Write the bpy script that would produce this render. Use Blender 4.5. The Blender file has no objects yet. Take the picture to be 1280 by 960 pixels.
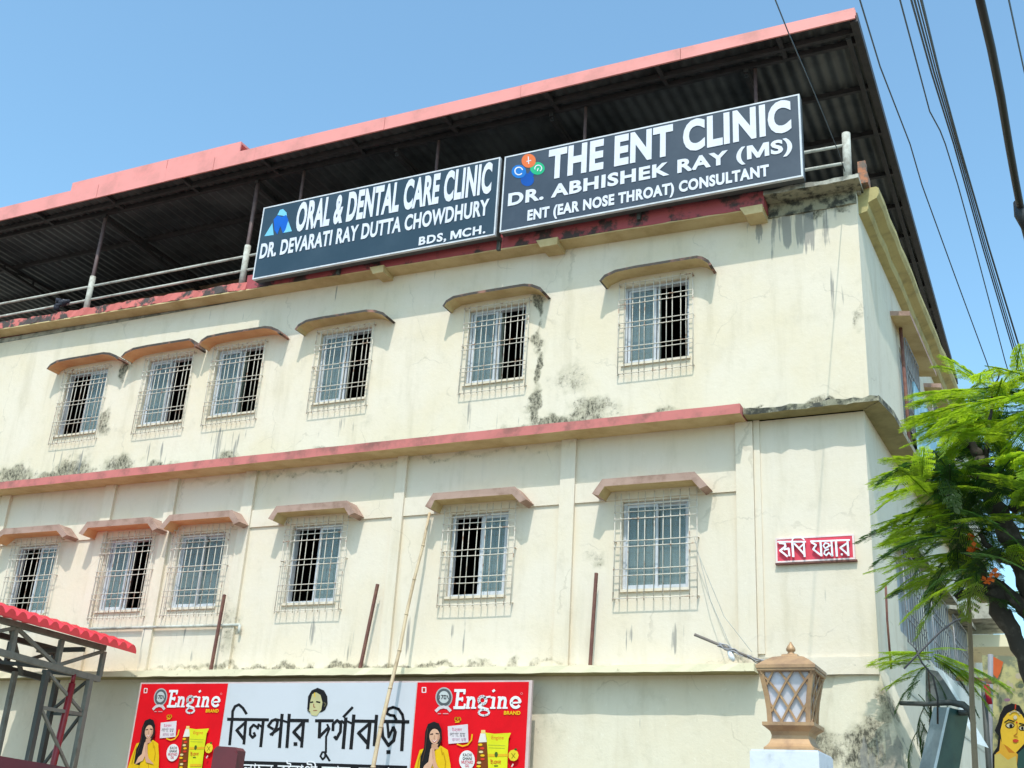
import bpy, math, random, os
from mathutils import Vector, Matrix
R = math.radians
random.seed(11)
scn = bpy.context.scene
col = scn.collection

# ------------------------------------------------------------------ camera
F, YAW, PITCH, ROLL = 1435.0, R(26.39), R(22.10), R(3.52)
CAM = Vector((0, -13.2, 1.6))
fwd = Vector((-math.sin(YAW)*math.cos(PITCH), math.cos(YAW)*math.cos(PITCH), math.sin(PITCH)))
rgt0 = Vector((math.cos(YAW), math.sin(YAW), 0)); up0 = rgt0.cross(fwd)
rgt = math.cos(ROLL)*rgt0 + math.sin(ROLL)*up0
upv = -math.sin(ROLL)*rgt0 + math.cos(ROLL)*up0
cd = bpy.data.cameras.new('camera'); cam = bpy.data.objects.new('camera', cd); col.objects.link(cam)
m = Matrix((rgt, upv, -fwd)).transposed().to_4x4(); m.translation = CAM
cam.matrix_world = m
cd.sensor_width = 36; cd.lens = F/1280*36; cd.clip_end = 6000; cd.clip_start = .05
scn.camera = cam
def ray(px, py): return (px-640)/F*rgt - (py-480)/F*upv + fwd
def at(px, py, y):                       # point of the plane y = const seen at a pixel of the photograph
    d = ray(px, py); return CAM + d*((y-CAM.y)/d.y)
def atz(px, py, z):
    d = ray(px, py); return CAM + d*((z-CAM.z)/d.z)

# ------------------------------------------------------------------ light
SUN = Vector((-.28, 1, -1.75))
el = math.atan2(1.75, math.hypot(.28, 1)); az = math.atan2(.28, -1)
w = bpy.data.worlds.new('World'); scn.world = w; w.use_nodes = True
nt = w.node_tree; bg = nt.nodes['Background']
sk = nt.nodes.new('ShaderNodeTexSky'); sk.sky_type = 'NISHITA'; sk.sun_disc = False
sk.sun_elevation = el; sk.sun_rotation = az; sk.air_density = 1.0; sk.dust_density = 1.6; sk.ozone_density = 1.0
tint = nt.nodes.new('ShaderNodeMix'); tint.data_type = 'RGBA'; tint.blend_type = 'MULTIPLY'; tint.inputs[0].default_value = 1
tint.inputs[7].default_value = (1.26, 1.63, 1.56, 1); nt.links.new(sk.outputs[0], tint.inputs[6])     # clear washed blue of a hazy noon, over the whole sky
nt.links.new(tint.outputs[2], bg.inputs[0]); bg.inputs[1].default_value = .15
sd = bpy.data.lights.new('sun', 'SUN'); sd.energy = 2.75; sd.angle = R(.5); sd.color = (1, .955, .89)
so = bpy.data.objects.new('sun', sd); col.objects.link(so)
so.rotation_euler = SUN.to_track_quat('-Z', 'Y').to_euler(); so.location = (5, -20, 30)
vs = scn.view_settings; vs.view_transform = 'Standard'; vs.look = 'None'; vs.gamma = 1; vs.exposure = .36

# ------------------------------------------------------------------ materials
def nodes(name):
    M = bpy.data.materials.new(name); M.use_nodes = True
    return M, M.node_tree, M.node_tree.nodes['Principled BSDF']
def mix(t, f, a, b, typ='MIX'):
    n = t.nodes.new('ShaderNodeMix'); n.data_type = 'RGBA'; n.blend_type = typ
    for s, v in ((0, f), (6, a), (7, b)):
        if hasattr(v, 'default_value') or hasattr(v, 'is_linked'): t.links.new(v, n.inputs[s])
        elif s == 0: n.inputs[0].default_value = v
        else: n.inputs[s].default_value = (*v, 1)
    return n.outputs[2]
def ramp(t, v, a, b, lo=0., hi=1.):
    n = t.nodes.new('ShaderNodeMapRange'); n.interpolation_type = 'SMOOTHSTEP'
    t.links.new(v, n.inputs[0])
    for i, x in enumerate((a, b, lo, hi)): n.inputs[i+1].default_value = x
    return n.outputs[0]
def noise(t, scale, detail=4, rough=.6, stretch=(1, 1, 1), pos=None):
    if pos is None: pos = t.nodes.new('ShaderNodeNewGeometry').outputs['Position']
    mp = t.nodes.new('ShaderNodeVectorMath'); mp.operation = 'MULTIPLY'; mp.inputs[1].default_value = stretch
    t.links.new(pos, mp.inputs[0])
    n = t.nodes.new('ShaderNodeTexNoise'); n.inputs['Scale'].default_value = scale
    n.inputs['Detail'].default_value = detail; n.inputs['Roughness'].default_value = rough
    t.links.new(mp.outputs[0], n.inputs[0]); return n.outputs[0]
def mth(t, op, a, b=None):
    n = t.nodes.new('ShaderNodeMath'); n.operation = op
    for i, v in enumerate((a, b)):
        if v is None: continue
        if isinstance(v, (int, float)): n.inputs[i].default_value = v
        else: t.links.new(v, n.inputs[i])
    return n.outputs[0]
def bump(t, P, h, strength=.3, dist=.01):
    b = t.nodes.new('ShaderNodeBump'); b.inputs['Strength'].default_value = strength
    b.inputs['Distance'].default_value = dist; t.links.new(h, b.inputs['Height']); t.links.new(b.outputs[0], P.inputs['Normal'])
def mat(name, c, rough=.6, c2=None, scale=6, lo=.4, hi=.7, metal=0, bs=0, stretch=(1, 1, 1), detail=5, spec=None):
    M, t, P = nodes(name)
    P.inputs['Base Color'].default_value = (*c, 1); P.inputs['Roughness'].default_value = rough
    P.inputs['Metallic'].default_value = metal
    if spec is not None: P.inputs['Specular IOR Level'].default_value = spec
    if c2 is None: c2 = tuple(x*.82 for x in c)
    n = noise(t, scale, detail, .65, stretch)
    t.links.new(mix(t, ramp(t, n, lo, hi), c, c2), P.inputs['Base Color'])
    if bs: bump(t, P, n, bs)
    return M

def wall_mat(name, base, warm, stains, drips=()):
    M, t, P = nodes(name)
    P.inputs['Roughness'].default_value = .88; P.inputs['Specular IOR Level'].default_value = .2
    pos = t.nodes.new('ShaderNodeNewGeometry').outputs['Position']
    c = mix(t, ramp(t, noise(t, .9, 4, .6, pos=pos), .35, .7), base, warm)
    c = mix(t, ramp(t, noise(t, 3.4, 7, .72, (1, 1, .75), pos), .50, .8, 0, .55), c, tuple(x*k for x, k in zip(base, (.74, .73, .68))))
    c = mix(t, ramp(t, noise(t, 7, 3, .6, (1, 1, .08), pos), .6, .8, 0, .16), c, tuple(x*.6 for x in base))
    c = mix(t, ramp(t, noise(t, 17, 4, .7, pos=pos), .60, .72, 0, .22), c, (.86, .83, .74))
    fine = noise(t, 8.5, 10, .8, pos=pos)
    wn = t.nodes.new('ShaderNodeTexNoise'); wn.inputs['Scale'].default_value = 2.6; wn.inputs['Detail'].default_value = 5; t.links.new(pos, wn.inputs[0])
    w1 = t.nodes.new('ShaderNodeVectorMath'); w1.operation = 'MULTIPLY_ADD'; w1.inputs[1].default_value = (.55, 0, .6); w1.inputs[2].default_value = (-.275, 0, -.3)
    t.links.new(wn.outputs[1], w1.inputs[0])
    w2 = t.nodes.new('ShaderNodeVectorMath'); w2.operation = 'ADD'; t.links.new(pos, w2.inputs[0]); t.links.new(w1.outputs[0], w2.inputs[1]); wp = w2.outputs[0]
    def ell(cx, cz, rx, rz, cy=None):
        s = t.nodes.new('ShaderNodeVectorMath'); s.operation = 'SUBTRACT'; s.inputs[1].default_value = (cx, 0, cz)
        t.links.new(wp, s.inputs[0])
        k = t.nodes.new('ShaderNodeVectorMath'); k.operation = 'MULTIPLY'; k.inputs[1].default_value = (1/rx, 0, 1/rz)
        t.links.new(s.outputs[0], k.inputs[0])
        l = t.nodes.new('ShaderNodeVectorMath'); l.operation = 'LENGTH'; t.links.new(k.outputs[0], l.inputs[0])
        return ramp(t, l.outputs['Value'], .15, 1.0, 1, 0)
    acc = None
    for s in stains:
        e = mth(t, 'MULTIPLY', ell(*s[:4]), s[4])
        acc = e if acc is None else mth(t, 'MAXIMUM', acc, e)
    if acc is not None:
        f2 = ramp(t, mth(t, 'ADD', mth(t, 'MULTIPLY', acc, .38), noise(t, 4.5, 8, .7, pos=pos)), .60, 1.0, 0, .6)
        c = mix(t, f2, c, (.34, .31, .21))
        grit = ramp(t, noise(t, 26, 6, .75, (1, 1, .6), pos), .38, .62, .25, 1)
        f = mth(t, 'MULTIPLY', ramp(t, mth(t, 'ADD', mth(t, 'MULTIPLY', acc, .33), fine), .69, .90, 0, .97), grit)
        c = mix(t, f, c, (.050, .047, .035))
    acc = None
    for s in drips:
        e = mth(t, 'MULTIPLY', ell(*s[:4]), s[4])
        acc = e if acc is None else mth(t, 'MAXIMUM', acc, e)
    if acc is not None:
        dn = noise(t, 9, 3, .6, (1, 1, .07), pos)
        f = ramp(t, mth(t, 'ADD', mth(t, 'MULTIPLY', acc, .35), dn), .76, .84, 0, .75)
        c = mix(t, f, c, (.20, .20, .19))
    vo = t.nodes.new('ShaderNodeTexVoronoi'); vo.feature = 'DISTANCE_TO_EDGE'; vo.inputs['Scale'].default_value = .55
    t.links.new(wp, vo.inputs[0])
    f = mth(t, 'MULTIPLY', ramp(t, vo.outputs['Distance'], (.002), .006, .22, 0), ramp(t, noise(t, 1.3, 3, .6, pos=pos), .45, .6))
    c = mix(t, f, c, (.22, .19, .14))
    c = mix(t, ramp(t, noise(t, 3, 5, .65, (1, 1, .14), pos), .50, .76, 0, .42), c, (.47, .40, .28))
    t.links.new(c, P.inputs['Base Color'])
    bump(t, P, noise(t, 14, 6, .7, pos=pos), .35, .012)
    return M

CREAM, WARM = (.70, .615, .50), (.68, .58, .43)
stU = [(-6.22, 8.75, .13, .35, 1.5), (-6.18, 8.2, .13, .5, 1.1), (-6.17, 7.75, .16, .45, 1.4), (-6.17, 7.25, .22, .5, 1.3), (-6.1, 6.9, .6, .22, 1.3), (-5.65, 7.5, .5, .45, .75), (-5.35, 7.05, .65, .38, 1.05), (-6.9, 6.83, .9, .13, 1.2),
       (-4.5, 6.88, .7, .2, .9), (-3.3, 6.85, .5, .12, 1.1), (-15.9, 7.0, .9, .42, 1.2), (-14.6, 7.0, .7, .45, 1.2), (-13.5, 6.98, .7, .4, 1.2), (-14.05, 7.8, .28, .45, 1.1), (-13.82, 8.75, .20, .4, 1.5), (-12.6, 6.88, .8, .2, 1.1),
       (-11.4, 6.92, .5, .3, 1.1), (-17.5, 7.0, 1.4, .4, 1.1), (-9.2, 6.84, 1.6, .12, .9), (-2.4, 9.55, .9, .20, 1.4), (-2.3, 6.83, 1.2, .12, 1.3), (-1.84, 7.9, .10, .5, .8), (-8.9, 7.3, .4, .3, .5), (-10, 6.80, 7.5, .13, 1.15), (-15.2, 6.9, 2.6, .28, 1.2), (-5.9, 6.9, 1.6, .2, 1.15)]
drU = [(x+.5, 7.15, .75, .55, .62) for x in (-4.98, -7.36, -9.93, -11.93, -13.36, -15.18)]+[(-9, 9.5, 9, .35, .45)]+[(-2.5, 9.3, .8, .75, 1), (-2.3, 8.2, .9, 1.3, .45), (-3.1, 9.4, .3, .4, .8)]
stL = [(-9, 3.74, 7, .10, 1.05), (-9, 6.6, 7, .10, .7), (-5.2, 5.05, .28, .28, .75), (-10.8, 4.3, .25, .8, .7), (-12.3, 4.5, .3, .5, .45), (-13.2, 5.1, .12, .8, .8), (-3.2, 3.75, 1.6, .12, .7), (-9, 3.75, 6, .12, .7)]
WALLU = wall_mat('cream_plaster_weathered', CREAM, WARM, stU, drU)
WALLL = wall_mat('cream_plaster_lower', (.685, .605, .50), (.68, .585, .45), stL, [(-2.6, 4.4, .8, .7, .4), (-9, 4.1, 6, .6, .45)]+[(x+.5, 4.1, .7, .5, .6) for x in (-4.96, -7.41, -10.01, -12.08, -13.5)])
WALLG = wall_mat('cream_plaster_ground', (.66, .60, .48), (.65, .575, .44), [(-2.05, 2.8, .5, .5, 1.45), (-2.5, 2.85, .5, .35, 1.1), (-1.85, 3.25, .22, .4, 1.2), (-5.8, 3.0, .3, .4, .6), (-1.9, 2.2, 1.3, .6, 1.1)],
                 [(-2.0, 2.6, 1, .7, .9), (-4.3, 3.0, 1.2, .6, .4)])
WALLS = wall_mat('side_plaster', (.68, .635, .52), (.66, .62, .52), [(-1.8, 7, .1, .1, .1)])
OCHRE = mat('ochre_paint_and_bounce', (.60, .47, .25), .85, (.44, .31, .14), 2.5, .35, .75)  # on the hood undersides, warm bounced light is put into this colour
SALMON = mat('salmon_warm_bounce', (.72, .40, .20), .85, (.60, .28, .13), 2.5, .35, .75)  # stronger warm bounce under the left hoods, painted into the colour
YELL = mat('dull_yellow_plaster', (.30, .26, .12), .85, (.20, .17, .075), 4, .35, .75, bs=.3)
REDP = mat('red_ledge_paint', (.52, .16, .145), .85, (.24, .10, .085), 3, .42, .74, bs=.2)
REDOLD = mat('peeling_red_paint', (.58, .15, .13), .8, (.07, .055, .05), 3.2, .47, .56, bs=.5, detail=8)
HOODE = mat('hood_edge_brown_red', (.27, .13, .095), .9, (.055, .045, .038), 3.8, .36, .50, bs=.5, detail=8)
HOODP = mat('hood_edge_dusty_pink', (.38, .25, .20), .9, (.26, .16, .12), 5, .42, .7, bs=.3)
MOSS = mat('mossy_concrete', (.30, .28, .20), .95, (.05, .05, .04), 6, .42, .6, bs=.6, detail=8)
CONC = mat('grey_concrete', (.42, .40, .34), .9, (.20, .19, .16), 5, .42, .65, bs=.4)
LEDC = mat('cream_ledge_crumbling', (.74, .66, .46), .9, (.30, .24, .14), 4.0, .60, .70, bs=.6, detail=9)
WHITE = mat('white_window_frame', (.55, .56, .59), .45, (.44, .45, .47))
GRILL = mat('grille_cream_paint', (.60, .54, .46), .7, (.34, .19, .12), 9, .55, .68)
STEELB = mat('dark_roof_steel', (.040, .034, .036), .6, (.02, .02, .022))
POSTB = mat('brown_steel_post', (.10, .06, .06), .6, (.16, .10, .09), 5)
ROOFU = mat('roof_sheet_underside', (.10, .105, .108), .5, (.035, .037, .04), .9, .35, .68, metal=.2)
FASC = mat('pink_red_fascia_sheet', (.76, .275, .245), .55, (.52, .20, .17), 1.8, .42, .80)
RAILW = mat('whitewashed_rail', (.50, .50, .45), .8, (.30, .28, .24), 6)
NAVY = mat('sign_navy', (.012, .034, .056), .4, (.024, .048, .072), 1.3)
NAVY2 = mat('sign_slate', (.028, .040, .062), .4, (.044, .058, .082), 1.3)
SILV = mat('aluminium_edge', (.62, .63, .66), .4, (.5, .5, .53))
LETT = mat('sign_letter_white', (.66, .66, .73), .5, (.60, .60, .66))
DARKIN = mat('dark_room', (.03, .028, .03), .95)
CURW = mat('curtain_beige', (.42, .38, .30), .9, (.22, .19, .14), 14, .4, .65, stretch=(1, 1, .05))
CURT = mat('curtain_grey_green', (.34, .38, .31), .9, (.13, .17, .14), 14, .4, .65, stretch=(1, 1, .05))
CURB = mat('curtain_maroon', (.10, .05, .045), .9, (.03, .02, .02), 14, .4, .65, stretch=(1, 1, .05))
RUST = mat('rusty_iron', (.13, .05, .04), .8, (.20, .09, .06), 12)
BAMB = mat('bamboo_weathered', (.55, .43, .28), .75, (.36, .26, .16), 5, stretch=(1, 1, .6))
TRUSS = mat('grey_painted_steel', (.185, .185, .16), .65, (.12, .12, .10), 5)
TRUSSD = mat('dark_painted_steel', (.055, .06, .055), .6)
TILE = mat('glossy_red_tile_sheet', (.62, .035, .05), .28, (.55, .03, .04), 3)
MAROON = mat('maroon_gate_paint', (.12, .015, .022), .35, (.09, .012, .018), 3)
REDPOLE = mat('crimson_pole_paint', (.22, .012, .02), .4)
BLACKM = mat('black_cable', (.012, .012, .014), .5)
BRONZE = mat('bronze_lamp_paint', (.43, .255, .13), .5, (.28, .16, .09), 9, .4, .7, metal=.2, bs=.15)
MILK = mat('milky_lamp_glass', (.52, .50, .54), .25, (.68, .68, .80), 3)
PILW = mat('white_plaster_pillar', (.62, .63, .67), .85, (.40, .41, .44), 5, .50, .72, bs=.4)
TEAL = mat('teal_tin_sheet', (.045, .115, .12), .38, (.03, .08, .09), 3, metal=.2)
TEALL = mat('blue_grey_tin_sheet', (.20, .28, .33), .3, (.13, .19, .23), 4, metal=.35)
TARP = mat('pale_tarpaulin', (.55, .62, .66), .7, (.40, .48, .52), 3)
BLUEB = mat('faded_blue_board', (.20, .40, .52), .6, (.34, .52, .62), 3.5, .5, .62, detail=8)
BARK = mat('dark_bark', (.035, .028, .022), .95, (.10, .085, .07), 9, .5, .75, bs=.8, detail=8)
ORANGE = mat('orange_blossom', (.85, .20, .03), .6)
GROUNDM = mat('dusty_ground', (.29, .24, .17), .95, (.23, .19, .135), .4)
ROADM = mat('worn_road', (.15, .145, .135), .95, (.11, .105, .10), 1.2)
BANW = mat('banner_white', (.50, .51, .55), .7, (.46, .47, .50), .8)
MURALY = mat('mural_mottled_yellow', (.42, .38, .17), .85, (.16, .17, .11), 5.5, .42, .62, detail=9)
GLASSR = None
M, t, P = nodes('window_glass')
P.inputs['Base Color'].default_value = (.20, .27, .27, 1); P.inputs['Roughness'].default_value = .12
P.inputs['Alpha'].default_value = .42; P.inputs['Specular IOR Level'].default_value = .9; GLASSR = M
flat_cache = {}
def flat(c, rough=.5):
    k = (c, rough)
    if k not in flat_cache: flat_cache[k] = mat('print_%02d' % len(flat_cache), tuple(x*.82 for x in c), .75, tuple(x*.72 for x in c), 3, spec=.15)
    return flat_cache[k]
def leaf_mat(name, c, tr):
    M, t, P = nodes(name)
    oi = t.nodes.new('ShaderNodeObjectInfo').outputs['Random']
    cc = mix(t, oi, c, tuple(x*.55 for x in c))
    P.inputs['Roughness'].default_value = .5; t.links.new(cc, P.inputs['Base Color'])
    tn = t.nodes.new('ShaderNodeBsdfTranslucent'); tc = mix(t, oi, tr, tuple(x*.7 for x in tr)); t.links.new(tc, tn.inputs[0])
    ms = t.nodes.new('ShaderNodeMixShader'); ms.inputs[0].default_value = .5
    t.links.new(P.outputs[0], ms.inputs[1]); t.links.new(tn.outputs[0], ms.inputs[2])
    t.links.new(ms.outputs[0], t.nodes['Material Output'].inputs[0]); return M
LEAF = leaf_mat('fern_leaf', (.16, .27, .02), (.58, .80, .03))
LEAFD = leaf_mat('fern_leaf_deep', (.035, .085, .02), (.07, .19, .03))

# ------------------------------------------------------------------ mesh helpers
class MB:
    def __init__(s): s.v = []; s.f = []; s.m = []
    def add(s, vs, fs, mi=0):
        b = len(s.v); s.v += [tuple(v) for v in vs]; s.f += [tuple(i+b for i in f) for f in fs]
        s.m += [mi]*len(fs) if isinstance(mi, int) else list(mi); return s
    def box(s, x0, x1, y0, y1, z0, z1, mi=0, skew=0):
        # faces: bottom, top, front(-y), back, left, right
        v = [(x, y, z) for z in (z0, z1) for y in (y0, y1) for x in (x0, x1)]
        return s.add(v, [(0, 2, 3, 1), (4, 5, 7, 6), (0, 1, 5, 4), (2, 6, 7, 3), (0, 4, 6, 2), (1, 3, 7, 5)], mi)
    def beam(s, a, b, wd, ht=None, mi=0, up=(0, 0, 1)):
        a = Vector(a); b = Vector(b); ht = ht or wd; d = (b-a).normalized(); u = Vector(up)
        if abs(d.dot(u)) > .95: u = Vector((0, 1, 0))
        r = d.cross(u).normalized(); u = r.cross(d).normalized(); r = r*wd/2; u = u*ht/2
        v = [a-r-u, a+r-u, a+r+u, a-r+u, b-r-u, b+r-u, b+r+u, b-r+u]
        return s.add(v, [(0, 3, 2, 1), (4, 5, 6, 7), (0, 1, 5, 4), (1, 2, 6, 5), (2, 3, 7, 6), (3, 0, 4, 7)], mi)
    def tube(s, pts, r, n=8, mi=0):
        pts = [Vector(p) for p in pts]; rs = r if isinstance(r, (list, tuple)) else [r]*len(pts)
        rings = []; pu = None
        for i, p in enumerate(pts):
            d = (pts[min(i+1, len(pts)-1)]-pts[max(i-1, 0)]).normalized()
            u = pu if pu is not None else (Vector((0, 0, 1)) if abs(d.z) < .9 else Vector((0, 1, 0)))
            a = d.cross(u)
            if a.length < 1e-4: a = d.cross(Vector((1, 0, .3)))
            a.normalize(); u = a.cross(d).normalized(); pu = u
            rings.append([p+rs[i]*(math.cos(2*math.pi*k/n)*a+math.sin(2*math.pi*k/n)*u) for k in range(n)])
        vv = [q for rg in rings for q in rg]; ff = []
        for i in range(len(pts)-1):
            for k in range(n): ff.append((i*n+k, i*n+(k+1) % n, (i+1)*n+(k+1) % n, (i+1)*n+k))
        ff.append(tuple(range(n))[::-1]); ff.append(tuple((len(pts)-1)*n+k for k in range(n)))
        return s.add(vv, ff, mi)
    def prism(s, poly, y0, y1, mi=0, side=None):     # polygon of (x, z), extruded along y; y0 is nearest the camera
        n = len(poly); v = [(x, y0, z) for x, z in poly]+[(x, y1, z) for x, z in poly]
        f = [tuple(range(n)), tuple(range(2*n-1, n-1, -1))]+[(i, n+i, n+(i+1) % n, (i+1) % n) for i in range(n)]
        return s.add(v, f, [mi, mi]+([side if side is not None else mi]*n))
    def rough(s, x0, x1, y0, y1, z0, z1, step, amp, mi=0, seed=1, faces=None):   # a bar along x with uneven edges
        rnd = random.Random(seed); n = max(1, int((x1-x0)/step)); rows = []
        for i in range(n+1):
            x = x0+(x1-x0)*i/n; j = lambda k=1: rnd.uniform(-amp, amp)*k
            rows.append([(x, y0+j(), z0+j(.6)), (x, y0+j(.7), z1+j()), (x, y1, z1+j(.3)), (x, y1, z0)])
        v = [p for r_ in rows for p in r_]; f = []; mm = []
        fm = faces or (mi, mi, mi, mi)
        for i in range(n):
            for k in range(4): f.append((i*4+k, i*4+(k+1) % 4, i*4+4+(k+1) % 4, i*4+4+k)); mm.append(fm[k])
        f += [(3, 2, 1, 0), (n*4, n*4+1, n*4+2, n*4+3)]; mm += [fm[0], fm[0]]
        return s.add(v, f, mm)
    def disc(s, c, rx, rz, n=20, mi=0, y=None):
        return s.prism([(c[0]+rx*math.cos(2*math.pi*k/n), c[1]+rz*math.sin(2*math.pi*k/n)) for k in range(n)], y[0], y[1], mi)

LOC = {}
def build(name, mb, mats, parent=None, origin=None, smooth=False):
    org = Vector(origin) if origin is not None else Vector(LOC.get(parent.name, (0, 0, 0)) if parent else (0, 0, 0))
    me = bpy.data.meshes.new(name); me.from_pydata([tuple(Vector(v)-org) for v in mb.v], [], mb.f)
    for x in (mats if isinstance(mats, (list, tuple)) else [mats]): me.materials.append(x)
    me.polygons.foreach_set('material_index', mb.m)
    if smooth: me.polygons.foreach_set('use_smooth', [True]*len(me.polygons))
    me.validate(); me.update()
    o = bpy.data.objects.new(name, me); col.objects.link(o)
    if parent: o.parent = parent; o.location = org-Vector(LOC[parent.name])
    else: o.location = org
    LOC[o.name] = org; return o
def tag(o, label=None, cat=None, group=None, kind=None):
    for k, v in (('label', label), ('category', cat), ('group', group), ('kind', kind)):
        if v: o[k] = v
    return o
def thing(name, loc, label, cat, group=None):
    o = bpy.data.objects.new(name, None); col.objects.link(o); o.location = loc; o.empty_display_size = .2
    LOC[o.name] = Vector(loc); return tag(o, label, cat, group)
def copy_of(o, loc, parent=None):
    c = o.copy(); col.objects.link(c); c.parent = parent
    p = Vector(LOC[parent.name]) if parent else Vector((0, 0, 0)); c.location = Vector(loc)-p; LOC[c.name] = Vector(loc); return c

# ------------------------------------------------------------------ ground
g = MB().add([(-600, -600, -.01), (600, -600, -.01), (600, 600, -.01), (-600, 600, -.01)], [(0, 1, 2, 3)])
tag(build('ground', g, GROUNDM), kind='structure')
g = MB().add([(-300, -16, 0), (300, -16, 0), (300, -6.4, 0), (-300, -6.4, 0)], [(0, 1, 2, 3)])
tag(build('road', g, ROADM), kind='structure')

# ------------------------------------------------------------------ the clinic building
B = thing('clinic_building', (-1.8, 0, 0), 'weathered cream three storey building with red ledges and a steel roofed terrace', 'building')
KS = .04                                            # the side wall leaves the corner slightly askew
U_HOOD = [(-5.201, -4.972, -3.832, -3.635), (-7.628, -7.46, -6.33, -6.021), (-10.216, -10.02, -8.94, -8.555), (-12.10, -11.93, -10.80, -10.478), (-13.72, -13.475, -12.30, -12.125), (-15.40, -15.19, -14.132, -13.76), (-18.6, -18.4, -17.3, -17.0)]
U_GX = [-4.98, -7.36, -9.93, -11.93, -13.36, -15.18, -18.3]
L_HOOD = [(-5.196, -5.064, -3.863, -3.709), (-7.601, -7.497, -6.279, -6.106), (-10.186, -10.073, -8.866, -8.719), (-12.20, -12.037, -10.863, -10.70), (-13.824, -13.689, -12.412, -12.235), (-15.75, -15.515, -14.279, -14.07), (-18.6, -18.4, -17.3, -17.1)]
L_GX = [-4.96, -7.41, -10.01, -12.08, -13.50, -15.46, -18.3]
UOP = [(x+.055, x+.965, 7.665, 8.815) for x in U_GX]
LOP = [(x+.075, x+.935, 4.645, 5.765) for x in L_GX]
def holed(mb, x0, x1, z0, z1, ops, y=0, depth=.17, mi=0):
    xs = sorted({x0, x1, *[o[0] for o in ops], *[o[1] for o in ops]}); zs = sorted({z0, z1, *[o[2] for o in ops], *[o[3] for o in ops]})
    for i in range(len(xs)-1):
        for j in range(len(zs)-1):
            cx, cz = (xs[i]+xs[i+1])/2, (zs[j]+zs[j+1])/2
            if any(o[0] < cx < o[1] and o[2] < cz < o[3] for o in ops): continue
            mb.add([(xs[i], y, zs[j]), (xs[i+1], y, zs[j]), (xs[i+1], y, zs[j+1]), (xs[i], y, zs[j+1])], [(0, 1, 2, 3)], mi)
    for a, b, c, d in ops:
        mb.add([(a, y, c), (b, y, c), (b, y, d), (a, y, d), (a, y+depth, c), (b, y+depth, c), (b, y+depth, d), (a, y+depth, d)],
               [(0, 4, 5, 1), (1, 5, 6, 2), (2, 6, 7, 3), (3, 7, 4, 0)], mi)
XL = -21
mb = MB(); holed(mb, XL, -1.8, 6.72, 9.66, UOP); build('wall', mb, WALLU, B)
mb = MB(); holed(mb, XL, -1.875, 3.64, 6.67, LOP); build('wall', mb, WALLL, B)
mb = MB().add([(XL, .03, 0), (-2.05, .03, 0), (-2.05, .03, 3.66), (XL, .03, 3.66)], [(0, 1, 2, 3)]); build('wall', mb, WALLG, B)
# rooms behind the openings
mb = MB()
for z0, z1, xx in ((3.7, 6.6, -1.95), (6.75, 9.6, -1.9)):
    mb.add([(XL, .2, z0), (xx, .2, z0), (xx, 4.5, z0), (XL, 4.5, z0), (XL, .2, z1), (xx, .2, z1), (xx, 4.5, z1), (XL, 4.5, z1)],
           [(0, 1, 2, 3), (4, 7, 6, 5), (3, 2, 6, 7), (1, 5, 6, 2), (0, 3, 7, 4)])
build('interior', mb, DARKIN, B)
# side wall (planes x = x0 + KS*y) with openings, given in (y, z)
def side(mb, x0, y0, y1, z0, z1, ops=(), k=KS, off=0, mi=0):
    ys = sorted({y0, y1, *[o[0] for o in ops], *[o[1] for o in ops]}); zs = sorted({z0, z1, *[o[2] for o in ops], *[o[3] for o in ops]})
    X = lambda y: x0+k*y+off
    for i in range(len(ys)-1):
        for j in range(len(zs)-1):
            cy, cz = (ys[i]+ys[i+1])/2, (zs[j]+zs[j+1])/2
            if any(o[0] < cy < o[1] and o[2] < cz < o[3] for o in ops): continue
            mb.add([(X(ys[i]), ys[i], zs[j]), (X(ys[i+1]), ys[i+1], zs[j]), (X(ys[i+1]), ys[i+1], zs[j+1]), (X(ys[i]), ys[i], zs[j+1])], [(0, 1, 2, 3)], mi)
    for a, b, c, d in ops:
        v = [(X(a), a, c), (X(b), b, c), (X(b), b, d), (X(a), a, d)]; v2 = [(p[0]-.15, p[1], p[2]) for p in v]
        mb.add(v+v2, [(0, 1, 5, 4), (1, 2, 6, 5), (2, 3, 7, 6), (3, 0, 4, 7)], mi)
SU = [(2.55, 3.6, 7.4, 8.6), (5.0, 6.1, 7.4, 8.6), (7.4, 8.5, 7.4, 8.6)]
SL = [(1.5, 2.9, 4.35, 5.3), (3.66, 5.13, 4.35, 5.3), (5.8, 7.2, 4.35, 5.3)]
mb = MB(); side(mb, -1.8, 0, 12, 6.72, 9.66, SU); build('wall', mb, WALLS, B)
mb = MB(); side(mb, -1.875, 0, 12, 3.64, 6.69, SL); build('wall', mb, WALLS, B)
mb = MB(); side(mb, -1.875, .6, 12, 0, 3.66); build('wall', mb, WALLS, B)
mb = MB().box(XL, -1.33, 12, 12.1, 0, 9.6).box(XL-.1, XL, 0, 12, 0, 9.6); build('wall', mb, WALLS, B)
# ledge between the storeys: red front, ochre underside
mb = MB().rough(XL, -3.27, -.36, 0, 6.665, 6.79, .35, .004, faces=(0, 2, 0, 1), seed=4); build('ledge', mb, [REDP, OCHRE, MOSS], B)
mb = MB().rough(-3.262, -1.66, -.25, 0, 6.685, 6.75, .09, .014, faces=(0, 0, 0, 1), seed=5)
build('ledge', mb, [MOSS, YELL], B)
mb = MB()      # side return of the ledge, cut at the corner
pp = [(-1.659, -.235), (-1.57, .32), (-1.55, .9), (-1.25, 8), (-1.1, 12), (-1.40, 12), (-1.88, -.0)]
mb.add([(x, y, 6.68) for x, y in pp]+[(x, y, 6.76) for x, y in pp], [tuple(range(7))[::-1], tuple(range(7, 14))]+[(i, (i+1) % 7, 7+(i+1) % 7, 7+i) for i in range(7)], [1]+[0]*8)
build('ledge', mb, [MOSS, YELL], B)
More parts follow.
